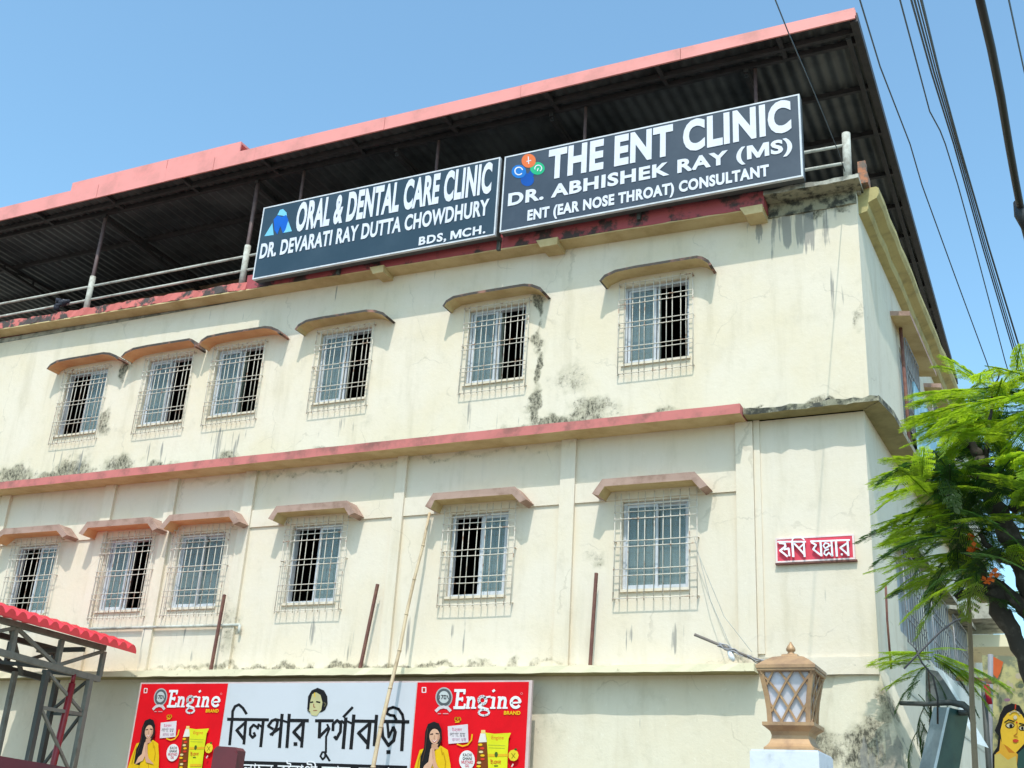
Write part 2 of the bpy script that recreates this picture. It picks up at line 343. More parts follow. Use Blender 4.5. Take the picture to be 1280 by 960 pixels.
# ledge above the ground floor, crumbling
mb = MB().rough(XL, -3.20, -.23, .03, 3.615, 3.70, .16, .008, faces=(0, 0, 0, 1), seed=8); build('ledge', mb, [LEDC, YELL], B)
mb = MB().rough(-3.16, -1.876, -.045, .03, 3.60, 3.79, .2, .008, faces=(0, 0, 0, 1), seed=9); build('ledge', mb, [WALLL, CONC], B)
# pilasters and lintel bands of the middle storey
for a, b in ((-3.414, -3.20), (-5.741, -5.535), (-8.25, -8.09), (-10.90, -10.70), (-12.38, -12.2), (-13.68, -13.47), (-16.0, -15.8)):
    build('pilaster', MB().box(a, b, -.05, 0, 3.70, 6.664), WALLL, B)
ed = [-16.0, -15.8, -13.68, -13.47, -12.38, -12.2, -10.90, -10.70, -8.25, -8.09, -5.741, -5.535, -3.414]
for i in range(1, len(ed)-1, 2):
    build('lintel_band', MB().box(ed[i]+.003, ed[i+1]-.003, -.025, 0, 5.79, 6.05), WALLL, B)
build('vertical_strip', MB().box(-3.197, -3.12, -.02, 0, 3.84, 6.68), WALLL, B)
# terrace edge
def shear(mb, k=.019, x0=-3.8):
    mb.v = [(x, y, z+k*(x0-x)) for x, y, z in mb.v]; return mb
mb = shear(MB().rough(XL, -11.3, -.25, .1, 9.565, 9.70, .10, .017, faces=(0, 0, 0, 0), seed=21)); build('parapet_edge', mb, REDOLD, B)
mb = shear(MB().rough(-11.3, -2.93, -.25, .1, 9.56, 9.80, .25, .010, seed=22)); build('parapet_edge', mb, [mat('dark_red_parapet', (.38, .075, .085), .8, (.06, .04, .04), 3.0, .48, .60, detail=8, bs=.4)], B)
mb = shear(MB().add([(XL, -.245, 9.565), (-2.93, -.245, 9.565), (-2.93, -.245, 9.545), (XL, -.245, 9.545), (-2.93, 0, 9.525), (XL, 0, 9.525)], [(0, 1, 2, 3), (3, 2, 4, 5)]))
build('cornice', mb, OCHRE, B)
for a, b in ((-8.93, -8.68), (-6.16, -5.83), (-3.24, -2.94)):
    build('corbel', MB().prism([(a, 9.57+.019*(-3.8-a)), (a+.07, 9.45+.019*(-3.8-a)), (b, 9.45+.019*(-3.8-a)), (b, 9.57+.019*(-3.8-a))], -.30, 0), OCHRE, B)
mb = MB().rough(-2.925, -1.72, -.28, .2, 9.70, 9.76, .1, .012, faces=(0, 0, 0, 1), seed=31); build('ledge', mb, [CONC, MOSS], B)
mb = MB().rough(-2.92, -1.80, -.02, .1, 9.50, 9.70, .08, .010, seed=32); build('corner_band', mb, MOSS, B)
# side cornice: two thick yellow rolls
mb = MB()
prof = [(-.02, 9.40), (.10, 9.43), (.125, 9.47), (.125, 9.55), (.16, 9.57), (.235, 9.60), (.265, 9.66), (.265, 9.74), (.24, 9.765), (-.02, 9.765)]
rq = random.Random(9); yy_ = [.10+.4*i for i in range(30)]; v = []
for y in yy_:
    a_, b_ = rq.uniform(-.010, .010), rq.uniform(-.008, .008)
    v += [(-1.8+KS*y+o+a_*(o > .05)+rq.uniform(-.004, .004), y, z+b_) for o, z in prof]
n_ = len(prof)
mb.add(v, [(i*n_+k, i*n_+(k+1) % n_, (i+1)*n_+(k+1) % n_, (i+1)*n_+k) for i in range(len(yy_)-1) for k in range(n_)]+[tuple(range(n_))[::-1]])
build('cornice', mb, mat('ochre_green_cornice', (.44, .37, .16), .85, (.27, .23, .10), 3.5, .4, .75, bs=.4), B)
build('terrace_floor', MB().add([(XL, .02, 9.76), (-1.75, .02, 9.76), (-1.30, 12, 9.76), (XL, 12, 9.76), (XL, .02, 9.68), (-1.75, .02, 9.68), (-1.30, 12, 9.68), (XL, 12, 9.68)], [(0, 1, 2, 3), (7, 6, 5, 4), (0, 4, 5, 1), (1, 5, 6, 2)]), CONC, B)
build('brick_stub', MB().box(-1.76, -1.66, .0, .12, 9.78, 10.12).box(-1.79, -1.64, -.05, .2, 9.76, 9.92), mat('raw_brick_orange', (.42, .17, .09), .95, (.15, .12, .10), 9, .4, .6, bs=.6), B)
# railing
def rail(pts, r): build('rail', MB().tube(pts, r, 6), RAILW, B, smooth=True)
for z in (10.44, 10.17):
    rail([(XL, -.08, z+.01), (-15.02, -.08, z)], .022); rail([(-15.02, -.08, z), (-11.6, -.08, z)], .022); rail([(-11.6, -.08, z), (-6.6, -.08, z-.005)], .022)
    rail([(-6.6, -.08, z-.005), (-1.86, -.05, z-.07)], .022)
for x, z1 in ((-14.93, 10.62), (-11.53, 10.62)):
    build('rail_post', MB().tube([(x, -.1, 9.8), (x, -.1, z1)], .052, 10), RAILW, B, smooth=True)
build('rail_post', MB().tube([(-1.885, -.03, 9.74), (-1.875, -.03, 10.56)], .055, 10), RAILW, B, smooth=True)
# steel roof
YB = 12.5
for x in (-14.93, -11.53, -10.59, -8.04, -5.56, -3.03):
    r_ = .036 if x < -11 else .026
    build('roof_post', MB().tube([(x, -.1, 9.8), (x, -.1, 11.86)], r_, 8), POSTB, B, smooth=True)
for x in (-18.3, -14.93, -11.53, -8.80, -6.10, -3.15):
    mb = MB(); z1, z0 = 11.84, 11.50
    mb.beam((x, -.15, z1), (x, 9, z1), .06).beam((x, -.1, z1-.06), (x, 9, z0-.2), .06)
    for i in range(12):
        y = -.1+i*.75; zl = z1-.06-(y+.1)/9.1*.48; yn = y+.75; zn = z1-.06-(yn+.1)/9.1*.48
        mb.beam((x, y, zl), (x, yn, z1) if i % 2 else (x, yn, zn), .03)
        mb.beam((x, y, zl), (x, y, z1), .03)
    build('roof_truss', mb, STEELB, B)
for y in (-.32, -.10, .95, 2.1, 3.3, 4.35, 5.4, 6.4, 7.4, 8.4, 9.4, 10.6):
    build('purlin', MB().box(XL-2, -1.66, y-.03, y+.03, 11.885, 11.96), STEELB, B)
for x in [-2.6-1.7*i for i in range(11)]:
    build('purlin_bracket', MB().box(x-.03, x+.03, -.58, -.13, 11.89, 11.955), STEELB, B)
build('edge_beam', MB().box(-1.66, -1.56, -.56, YB, 11.89, 12.03).box(-1.76, -1.70, -.3, YB, 11.84, 11.885), STEELB, B)
sheet0 = None
for i in range(21):
    x0 = -1.60-1.05*(i+1)
    if sheet0 is None:
        mb = MB(); n = 56; a = []
        for j in range(n+1):
            u = 1.05*j/n; a.append((x0+u, 11.985+.014*math.cos(2*math.pi*6*u/1.05)))
        v = [(x, -.585, z) for x, z in a]+[(x, YB, z) for x, z in a]
        mb.add(v, [(j, j+1, n+2+j, n+1+j) for j in range(n)])
        sheet0 = build('roof_sheet', mb, ROOFU, B, origin=(x0, 0, 11.98), smooth=True)
    else: copy_of(sheet0, (x0, 0, 11.98), B)
xs = [-1.585, -3.95, -6.4, -8.75, -11.25, -12.1, -13.15, -14.7, -15.9, -18.2, -20.5, -22.9]
for i in range(len(xs)-1):
    a, b = xs[i+1]+.006, xs[i]
    zt = lambda x: 12.075+(.115*min(1, (-1.6-x)/14))
    mb = MB().prism([(a, 11.905), (b, 11.905), (b, zt(b)), (a, zt(a))], -.615-.004*(i % 2), -.59)
    mb.add([(a, -.60, zt(a)), (b, -.60, zt(b)), (b, -.3, zt(b)+.02), (a, -.3, zt(a)+.02)], [(0, 1, 2, 3)])
    build('fascia_panel', mb, FASC, B)
for a, b in ((-15.42, -13.2), (-13.19, -11.62)):
    build('fascia_panel', MB().box(a, b, -.578, -.555, 12.175, 12.385).box(a, b, -.55, -.3, 12.345, 12.385), FASC, B)
build('fascia_panel', MB().box(-1.585, -1.575, -.61, YB, 11.95, 12.04), FASC, B)
mb = MB()
for i in range(60):
    x = -1.75-i*.36; mb.tube([(x, -.5, 12.06+.115*min(1, (-1.6-x)/14)), (x, -.5, 12.13+.115*min(1, (-1.6-x)/14))], .012, 5)
tag(build('roof_bolt', mb, STEELB, B), kind='stuff')
# stair head of raw brick under the roof
build('stair_head_wall', MB().box(-17.5, -12.2, 2.6, 2.8, 9.77, 11.75), mat('raw_brick_dark', (.17, .10, .065), .95, (.06, .045, .035), 4, .4, .65, bs=.6, detail=8), B)
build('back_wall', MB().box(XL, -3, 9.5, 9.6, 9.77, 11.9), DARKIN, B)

# ------------------------------------------------------------------ windows, hoods
def make_window(xa, xb, za, zb, gx, gw, gz0, gz1, dark, vb, hb, seed, cm, gd=.05):
    """opening xa..xb, za..zb; dark: which half stands open ('l', 'r' or '')"""
    y = .05; fw = .035; org = ((xa+xb)/2, y, za)
    e = .002
    mb = MB().box(xa+e, xa+fw, y, y+.09, za+e, zb-e).box(xb-fw, xb-e, y, y+.09, za+e, zb-e).box(xa+fw, xb-fw, y+.001, y+.089, za+e, za+fw).box(xa+fw, xb-fw, y+.001, y+.089, zb-fw, zb-e)
    W = build('window', mb, WHITE, B, origin=org)
    mid = (xa+xb)/2; s = .032
    def sash(a, b, yy):
        m_ = MB().box(a, a+s, yy, yy+.03, za+fw, zb-fw).box(b-s, b, yy, yy+.03, za+fw, zb-fw).box(a+s, b-s, yy+.001, yy+.029, za+fw, za+fw+s).box(a+s, b-s, yy+.001, yy+.029, zb-fw-s, zb-fw)
        build('sash', m_, WHITE, W); build('pane', MB().box(a+s, b-s, yy+.012, yy+.018, za+fw+s, zb-fw-s), GLASSR, W)
    n = 40; a0 = xa+fw; b0 = xb-fw
    if dark == 'l': sash(mid-.02, b0, y+.05); sash(mid+.02, b0-.01, y+.015); cs = [(mid, b0)]
    elif dark == 'r': sash(a0, mid+.02, y+.05); sash(a0+.01, mid-.02, y+.015); cs = [(a0, mid)]
    else: sash(a0, mid+.02, y+.015); sash(mid-.02, b0, y+.05); cs = [(a0, b0)]
    for a, b in cs:
        m_ = MB(); v = []
        for j in range(n+1):
            x = a+(b-a)*j/n; yy = y+.16+.018*math.sin(j*1.25+seed)+.008*math.sin(j*.7)
            v += [(x, yy, za), (x, yy, zb)]
        m_.add(v, [(2*j, 2*j+2, 2*j+3, 2*j+1) for j in range(n)]); build('curtain', m_, cm, W, smooth=True)
    rr = random.Random(seed); m_ = MB(); yg = -gd; q = .0064
    for f in vb:
        x = gx+gw*f; dx = rr.uniform(-.006, .006)
        m_.tube([(x, yg, gz0), (x+dx, yg+rr.uniform(-.006, .006), (gz0+gz1)/2), (x, yg, gz1)], q, 5)
    for f in hb:
        z = gz0+(gz1-gz0)*f
        m_.tube([(gx, yg-.014, z), (gx+gw/2, yg-.014, z+rr.uniform(-.007, .004)), (gx+gw, yg-.014, z)], q, 5)
    for fx in (0, 1):
        for fz in (.03, .55, .97):
            z = gz0+(gz1-gz0)*fz; m_.tube([(gx+gw*fx, yg, z), (gx+gw*fx, 0, z)], .009, 5)
    build('grille', m_, GRILL, W, smooth=True)
    build('sill', MB().box(xa-.02, xb+.02, -.03, .045, za-.035, za-.003), WALLL, W)
VBU = [0, .085, .19, .285, .36, .475, .56, .65, .73, .84, .915, 1]
HBU = [.012, .245, .29, .495, .545, .745, .80, .975]
VBL = [0, .075, .175, .29, .375, .49, .60, .685, .80, .91, 1]
HBL = [.02, .225, .285, .49, .545, .75, .815, .88]
for i, x in enumerate(U_GX):
    a, b, c, d = UOP[i]
    make_window(a, b, c, d, x, 1.03, 7.49, 8.87, 'lrrrrrr'[::-1][i] if i != 5 else 'l', VBU, HBU, i+1, (CURT, CURT, CURW, CURT, CURB, CURT, CURW)[i])
dk = ['', 'l', 'l', '', 'r', 'l', 'r']
for i, x in enumerate(L_GX):
    a, b, c, d = LOP[i]
    make_window(a, b, c, d, x, 1.065, 4.49, 5.86, dk[i], VBL, HBL, i+20, CURT if i < 3 else CURB, .075)
def hood(h, zt, ztop, th, dp, mats, curve, ochre):
    a, b, c, d = h
    if curve:
        out = [(a, zt), (a+(b-a)*.3, zt+(ztop-zt)*.55), (b, ztop-.012), (b+(c-b)*.25, ztop), (c, ztop), (c+(d-c)*.4, ztop-.03), (c+(d-c)*.8, zt+(ztop-zt)*.35), (d, zt-.02)]
    else: out = [(a, zt), (b, ztop), (c, ztop-.005), (d, zt-.01)]
    inn = [(a+th*.9, zt-th*.35)] + [(x+(th*.35 if x < (a+d)/2 else -th*.35), z-th) for x, z in out[1:-1]] + [(d-th*.9, out[-1][1]-th*.35)]
    poly = out+inn[::-1]; n = len(out); m_ = MB(); N = len(poly)
    v = [(x, -dp+random.uniform(-.004, .004), z) for x, z in poly]+[(x, 0, z) for x, z in poly]
    f = [(i, i+1, N-2-i, N-1-i) for i in range(n-1)]; mm = [0]*len(f)
    for i in range(N):
        j = (i+1) % N; f.append((i, N+i, N+j, j)); mm.append(1 if n <= i < N-1 else 0)
    m_.add(v, f, mm); build('window_hood', m_, mats, B)
for i, h in enumerate(U_HOOD): hood(h, 8.84, 8.985, .04, .25, [HOODE, OCHRE if i < 3 else SALMON], True, 1)
for i, h in enumerate(L_HOOD): hood(h, 5.82, 6.0, .10, .28, [HOODP, OCHRE if i < 3 else SALMON], False, 1)
SGR = mat('side_grille_grey', (.30, .30, .32), .6)
SPA = mat('side_pane_pale', (.42, .44, .46), .4, (.30, .32, .34), 4)
# side windows: shutters of bars seen edge on, hoods
def side_window(y0, y1, z0, z1, x0):
    X = lambda y, o: x0+KS*y+o
    org = (X(y0, 0), (y0+y1)/2, z0)
    m_ = MB()
    for a, b in (((y0, z0), (y0, z1)), ((y1, z0), (y1, z1)), ((y0, z0), (y1, z0)), ((y0, z1), (y1, z1)), (((y0+y1)/2, z0), ((y0+y1)/2, z1))):
        m_.beam((X(a[0], -.06), a[0], a[1]), (X(b[0], -.06), b[0], b[1]), .05)
    W = build('window', m_, WHITE, B, origin=org)
    build('pane', MB().add([(X(y0, -.07), y0, z0), (X(y1, -.07), y1, z0), (X(y1, -.07), y1, z1), (X(y0, -.07), y0, z1)], [(0, 1, 2, 3)]), SPA, W)
    m_ = MB()
    for k in range(9):
        y = y0-.05+(y1-y0+.1)*k/8; m_.tube([(X(y, .09), y, z0-.15), (X(y, .09), y, z1+.08)], .009, 5)
    for f in (0, .25, .33, .62, .7, 1):
        z = z0-.15+(z1-z0+.23)*f; m_.tube([(X(y0-.05, .1), y0-.05, z), (X(y1+.05, .1), y1+.05, z)], .009, 5)
    build('grille', m_, SGR, W, smooth=True)
for a, b, c, d in SU: side_window(a, b, c, d, -1.8)
for a, b, c, d in SL: side_window(a, b, c, d, -1.875)
def side_hood(y0, y1, z, dp, x0, mt):
    X = lambda y, o: x0+KS*y+o
    v = [(X(y0, 0), y0, z), (X(y0, dp), y0+.02, z-.03), (X(y1, dp), y1, z-.03), (X(y1, 0), y1, z)]
    v += [(p[0], p[1], p[2]+.07) for p in v]
    build('window_hood', MB().add(v, [(0, 1, 2, 3)[::-1], (4, 5, 6, 7), (0, 1, 5, 4), (1, 2, 6, 5), (2, 3, 7, 6)], [1, 0, 0, 0, 0]), mt, B)
side_hood(2.0, 4.35, 8.82, .26, -1.8, [HOODP, OCHRE]); side_hood(4.8, 6.4, 8.82, .26, -1.8, [HOODP, OCHRE])
for a, b in ((1.25, 3.1), (3.5, 5.3), (5.6, 7.4)): side_hood(a, b, 5.45, .24, -1.875, [CONC, MOSS])
# projecting slabs at the far end of the side wall
build('balcony', MB().add([(-1.7, 7.4, 5.16), (-.75, 7.4, 5.16), (-.70, 9.0, 5.16), (-1.6, 9.0, 5.16), (-1.7, 7.4, 5.36), (-.75, 7.4, 5.36), (-.70, 9.0, 5.36), (-1.6, 9.0, 5.36)], [(3, 2, 1, 0), (4, 5, 6, 7), (0, 1, 5, 4), (1, 2, 6, 5)], 0), LEDC, B)
build('balcony', MB().box(-1.7, -.95, 7.0, 8.4, 5.55, 5.80), [CONC], B)
# pipes
build('drain_pipe', MB().tube([(-1.70+.06, 2.42, 8.8), (-1.70+.07, 2.36, 7.6), (-1.70+.06, 2.34, 6.76)], .025, 7), RUST, B, smooth=True)
a = at(112, 786, -.05); b = at(300, 781, -.05)
build('water_pipe', MB().tube([a, b], .022, 7).tube([b, b+Vector((0, 0, -.12))], .022, 7), RAILW, B, smooth=True)
# flared plinth at the corner
mb = MB()
c0 = [(-2.6, 3.60), (-1.93, 3.62), (-1.62, 2.6), (-1.10, 0), (-2.9, 0), (-2.8, 2.4)]
f1 = at(1108, 838, .0); 
L0 = [(-3.05, -.02, 0), (-2.0, -.22, 0), (-1.02, -.10, 0), (-.9, .75, 0)]
L1 = [(-2.75, -.0, 2.0), (-2.1, -.14, 2.0), (-1.40, -.07, 2.0), (-1.33, .62, 2.0)]
L2 = [(-2.5, .015, 3.0), (-2.15, -.04, 3.0), (-1.74, -.02, 3.0), (-1.60, .5, 3.0)]
L3 = [(-2.35, .02, 3.66), (-2.1, .0, 3.68), (-1.90, -.005, 3.74), (-1.82, .45, 3.62)]
v = L0+L1+L2+L3
mb.add(v, [(r_*4+k, r_*4+k+1, r_*4+k+5, r_*4+k+4) for r_ in range(3) for k in range(3)]+[(12, 13, 14, 15)])
build('corner_plinth', mb, WALLG, B)

# ------------------------------------------------------------------ lettering helpers
def text_mesh(body, off=.035, spacing=1.06):
    if 'M' not in body: return text_run(body, off, spacing)
    V_, F_, x = [], [], 0.                                   # the font's own M breaks when made bold: cut it by hand
    H_, _ = text_run('H', off, spacing); y0 = min(v.y for v in H_); y1 = max(v.y for v in H_); t_ = .10+1.9*off; w_ = (y1-y0)*1.12
    parts = body.split('M')
    for i, run in enumerate(parts):
        core = run.strip(' ')
        x += .26*(len(run)-len(run.lstrip(' '))) if core else 0
        if core:
            vs_, fs = text_run(core, off, spacing); a = min(v.x for v in vs_); b_ = len(V_)
            V_ += [Vector((v.x-a+x, v.y, v.z)) for v in vs_]; F_ += [tuple(k+b_ for k in f) for f in fs]; x += max(v.x for v in vs_)-a+.06
        x += .26*(len(run)-len(run.rstrip(' ')))
        if i < len(parts)-1:
            c_ = x+w_/2; b_ = len(V_); k_ = t_*1.25
            P2 = [(x, y0), (x+t_, y0), (x+t_, y1-k_*1.5), (c_-t_*.35, y0), (c_+t_*.35, y0), (x+w_-t_, y1-k_*1.5), (x+w_-t_, y0), (x+w_, y0), (x+w_, y1), (x+w_-k_, y1), (c_, y0+k_*1.3), (x+k_, y1), (x, y1)]
            n = len(P2); V_ += [Vector((p[0], p[1], .02)) for p in P2]+[Vector((p[0], p[1], -.02)) for p in P2]
            F_ += [tuple(b_+k for k in range(n)), tuple(b_+2*n-1-k for k in range(n))]+[(b_+k, b_+n+k, b_+n+(k+1) % n, b_+(k+1) % n) for k in range(n)]; x += w_+.06
    return V_, F_
def text_run(body, off=.035, spacing=1.06):
    c = bpy.data.curves.new('lettering', 'FONT'); c.body = body; c.offset = off; c.space_character = spacing; c.resolution_u = 4; c.extrude = .02
    o = bpy.data.objects.new('lettering', c); col.objects.link(o)
    dg = bpy.context.evaluated_depsgraph_get(); ev = o.evaluated_get(dg); me = bpy.data.meshes.new_from_object(ev)
    bpy.data.objects.remove(o); bpy.data.curves.remove(c)
    vs_ = [v.co.copy() for v in me.vertices]; fs = [tuple(p.vertices) for p in me.polygons]; bpy.data.meshes.remove(me)
    return vs_, fs
def lettering(body, x0, x1, z0, z1, y, mt, parent, off=.035, depth=.004, spacing=1.06, slope=0, name='lettering'):
    """real text on the plane y, filling x0..x1, z0..z1"""
    vs_, fs = text_mesh(body, off, spacing)
    ax = min(v.x for v in vs_); bx = max(v.x for v in vs_); ay = min(v.y for v in vs_); by = max(v.y for v in vs_)
    mb = MB(); mb.add([(x0+(v.x-ax)/(bx-ax)*(x1-x0), y-depth*(v.z+.02)/.04, z0+(v.y-ay)/(by-ay)*(z1-z0)+slope*(v.x-ax)) for v in vs_], fs)
    return build(name, mb, mt, parent)
def px_text(body, tl, bl, tr, br, y, mt, parent, **k):
    p = [at(*q, y) for q in (tl, bl, tr, br)]
    return lettering(body, (p[0].x+p[1].x)/2, (p[2].x+p[3].x)/2, (p[1].z+p[3].z)/2, (p[0].z+p[2].z)/2, y, mt, parent, **k)
class Art:
    """flat print drawn as thin cut pieces; coordinates of an enlarged view are carried onto the plane y"""
    def __init__(s, ox, oy, k, y, parent, dx=0): s.o = (ox, oy, k); s.y = y; s.p = parent; s.n = 0; s.dx = dx
    def P(s, u, v):
        q = at(s.o[0]+u/s.o[2], s.o[1]+v/s.o[2], s.y); return (q.x+s.dx, q.z)
    def lay(s): s.n += 1; return s.y-.0008*s.n
    def poly(s, pts, mt, name='print', th=.0006):
        y = s.lay(); return build(name, MB().prism([s.P(*p) for p in pts], y-th, y), mt, s.p)
    def ell(s, c, rx, ry, mt, n=24, name='print', tilt=0):
        return s.poly([(c[0]+rx*math.cos(2*math.pi*k/n)-tilt*math.sin(2*math.pi*k/n)*ry, c[1]+ry*math.sin(2*math.pi*k/n)) for k in range(n)], mt, name)
    def strokes(s, lst, wd, mt, name='lettering', th=.0006, step=.00012):
        y = s.lay(); mb = MB(); i = 0
        for st in lst:
            w_ = wd
            if isinstance(st, tuple) and isinstance(st[0], list): st, w_ = st
            for a, b in zip(st[:-1], st[1:]):
                i += 1; yy = y-step*(i % 7)
                A = Vector(a); Bb = Vector(b); d = (Bb-A)
                if d.length < 1e-6: continue
                d.normalize(); nn = Vector((-d.y, d.x))*w_/2; e = d*w_*.18
                mb.prism([s.P(*(A-e+nn)), s.P(*(A-e-nn)), s.P(*(Bb+e-nn)), s.P(*(Bb+e+nn))], yy-th, yy)
            for q in st[1:-1]:
                i += 1; yy = y-step*(i % 7); mb.prism([s.P(q[0]+w_/2*math.cos(k*math.pi/4), q[1]+w_/2*math.sin(k*math.pi/4)) for k in range(8)], yy-th, yy)
        return build(name, mb, mt, s.p)
    def text(s, body, u0, u1, v0, v1, mt, off=.03, **k):
        y = s.lay(); a = s.P(u0, v1); b = s.P(u1, v0)
        return lettering(body, a[0], b[0], a[1], b[1], y, mt, s.p, off=off, depth=.0006, **k)
def arc(cx, cy, rx, ry, a0, a1, n=10): return [(cx+rx*math.cos(R(a0+(a1-a0)*i/n)), cy-ry*math.sin(R(a0+(a1-a0)*i/n))) for i in range(n+1)]

# ------------------------------------------------------------------ the two roof signs
def sign_box(nm, x0, x1, z0, z1, yf, face, label):
    S = thing(nm, ((x0+x1)/2, yf+.06, z0), label, 'signboard')
    build('face_panel', MB().box(x0+.02, x1-.02, yf+.004, yf+.05, z0+.02, z1-.02), face, S)
    build('case', MB().box(x0, x1, yf+.05, yf+.15, z0+.004, z1-.004), mat('sign_case_dark', (.06, .065, .07), .6), S)
    for q in ((x0, x1, z0, z0+.022), (x0, x1, z1-.022, z1), (x0, x0+.022, z0+.022, z1-.022), (x1-.022, x1, z0+.022, z1-.022)):
        build('border_strip', MB().box(q[0], q[1], yf, yf+.049, q[2], q[3]), SILV, S)
    return S
YS = -.48
e_tl, e_tr, e_bl, e_br = at(632.7, 197.5, YS), at(998.8, 115, YS), at(622.3, 292, YS), at(1003.9, 218.8, YS)
S1 = sign_box('signboard', (e_tl.x+e_bl.x)/2, (e_tr.x+e_br.x)/2, (e_bl.z+e_br.z)/2, (e_tl.z+e_tr.z)/2, YS, NAVY2, 'dark slate ENT clinic signboard with round coloured icons, right of the two roof signs')
px_text('THE ENT CLINIC', (684.2, 187.5), (687, 224.5), (988.5, 123.6), (989, 165), YS, LETT, S1, off=.045, spacing=1.08)
px_text('DR. ABHISHEK RAY (MS)', (636, 239), (634.6, 260.5), (990.2, 174.5), (990.6, 196.5), YS, LETT, S1, off=.038, spacing=1.1)
px_text('ENT (EAR NOSE THROAT) CONSULTANT', (660, 263), (658.6, 281), (962, 204.5), (960.5, 223.5), YS, LETT, S1, off=.045, spacing=1.1)
A = Art(620, 110, 5.05, YS+.003, S1)
A.strokes([[(155, 500), (198, 580)], [(250, 500), (198, 580)]], 34, flat((.01, .10, .42)), 'logo')
A.ell((198, 580), 42, 40, flat((.01, .10, .45)), name='logo'); A.ell((262, 508), 46, 40, flat((.03, .50, .25)), name='logo')
A.ell((145, 528), 46, 42, flat((.02, .20, .62)), name='logo'); A.ell((207, 460), 45, 44, flat((.85, .20, .07)), name='logo')
A.strokes([arc(145, 525, 25, 24, 20, 320)], 7, LETT, 'logo'); A.strokes([arc(268, 508, 22, 20, -60, 200), [(268, 508), (262, 525)]], 6, LETT, 'logo')
A.strokes([[(205, 435), (208, 480)], [(195, 465), (222, 458)]], 6, LETT, 'logo')
d_tl, d_tr, d_bl, d_br = at(332.8, 257, YS), at(625, 198.4, YS), at(312.5, 348.4, YS), at(618.8, 295.3, YS)
S2 = sign_box('signboard', (d_tl.x+d_bl.x)/2, (d_tr.x+d_br.x)/2, (d_bl.z+d_br.z)/2, (d_tl.z+d_tr.z)/2, YS, NAVY, 'dark blue dental care signboard with a blue tooth logo, left of the two')
px_text('ORAL & DENTAL CARE CLINIC', (371.5, 252), (371, 289), (616, 204), (613.5, 243), YS, LETT, S2, off=.04)
px_text('DR. DEVARATI RAY DUTTA CHOWDHURY', (326.6, 303), (325, 322), (612.5, 250), (609.8, 271), YS, LETT, S2, off=.034)
px_text('BDS, MCH.', (524.4, 295.5), (523, 308.5), (607.8, 281.5), (606, 294), YS, LETT, S2, off=.034, spacing=1.15)
A = Art(300, 100, 3.2, YS+.003, S2); lb = flat((.22, .62, .85)); bb = flat((.01, .14, .62))
A.poly([(150, 540), (160, 520), (172, 516), (186, 530), (188, 545)], lb, 'logo'); A.poly([(98, 625), (130, 572), (135, 620)], lb, 'logo'); A.poly([(172, 612), (190, 555), (208, 605)], lb, 'logo')
A.poly([(135, 558), (150, 542), (168, 548), (185, 540), (194, 560), (182, 600), (172, 614), (162, 585), (150, 618), (138, 600)], bb, 'logo')
# brackets under the signs
for i, (px, py) in enumerate(((425, 340), (625, 310), (800, 272))):
    p = at(px, py, -.24)
    tag(build('sign_bracket', MB().beam((p.x, -.40, p.z+.12), (p.x, -.02, p.z+.12), .06).beam((p.x, -.28, p.z+.12), (p.x, -.28, p.z-.06), .05), TRUSSD, origin=(p.x, -.2, p.z)),
        ['black steel bracket under the middle of the dental sign', 'black steel bracket in the gap between the two roof signs', 'black steel bracket under the middle of the ENT sign'][i], 'bracket', 'brackets that carry the roof signs')

# ------------------------------------------------------------------ red name plate
YN = -.05
p = [at(*q, YN) for q in ((969, 670.5), (1067.5, 669.5), (970, 701.5), (1068.5, 701))]
x0, x1, z0, z1 = (p[0].x+p[2].x)/2, (p[1].x+p[3].x)/2, (p[2].z+p[3].z)/2, (p[0].z+p[1].z)/2
NP = thing('name_plate', ((x0+x1)/2, YN, z0), 'small pink red name plate with raised white Bengali letters on the cream wall', 'sign')
build('plate', MB().box(x0+.02, x1-.02, YN+.004, YN+.05, z0+.02, z1-.02), flat((.80, .085, .13)), NP)
build('border', MB().box(x0, x1, YN, YN+.048, z0, z0+.019).box(x0, x1, YN, YN+.048, z1-.019, z1).box(x0, x0+.019, YN, YN+.048, z0+.02, z1-.02).box(x1-.019, x1, YN, YN+.048, z0+.02, z1-.02), mat('pale_pink_border', (.78, .62, .60), .6), NP)
build('support_bar', MB().box(x0-.01, x1+.02, YN+.002, 0, z0-.02, z0-.002), RUST, NP)
A = Art(950, 650, 9.14, YN-.012, NP)
wl = mat('raised_white_letters', (.82, .84, .90), .5)
A = Art(960, 660, 11.13, YN-.012, NP)
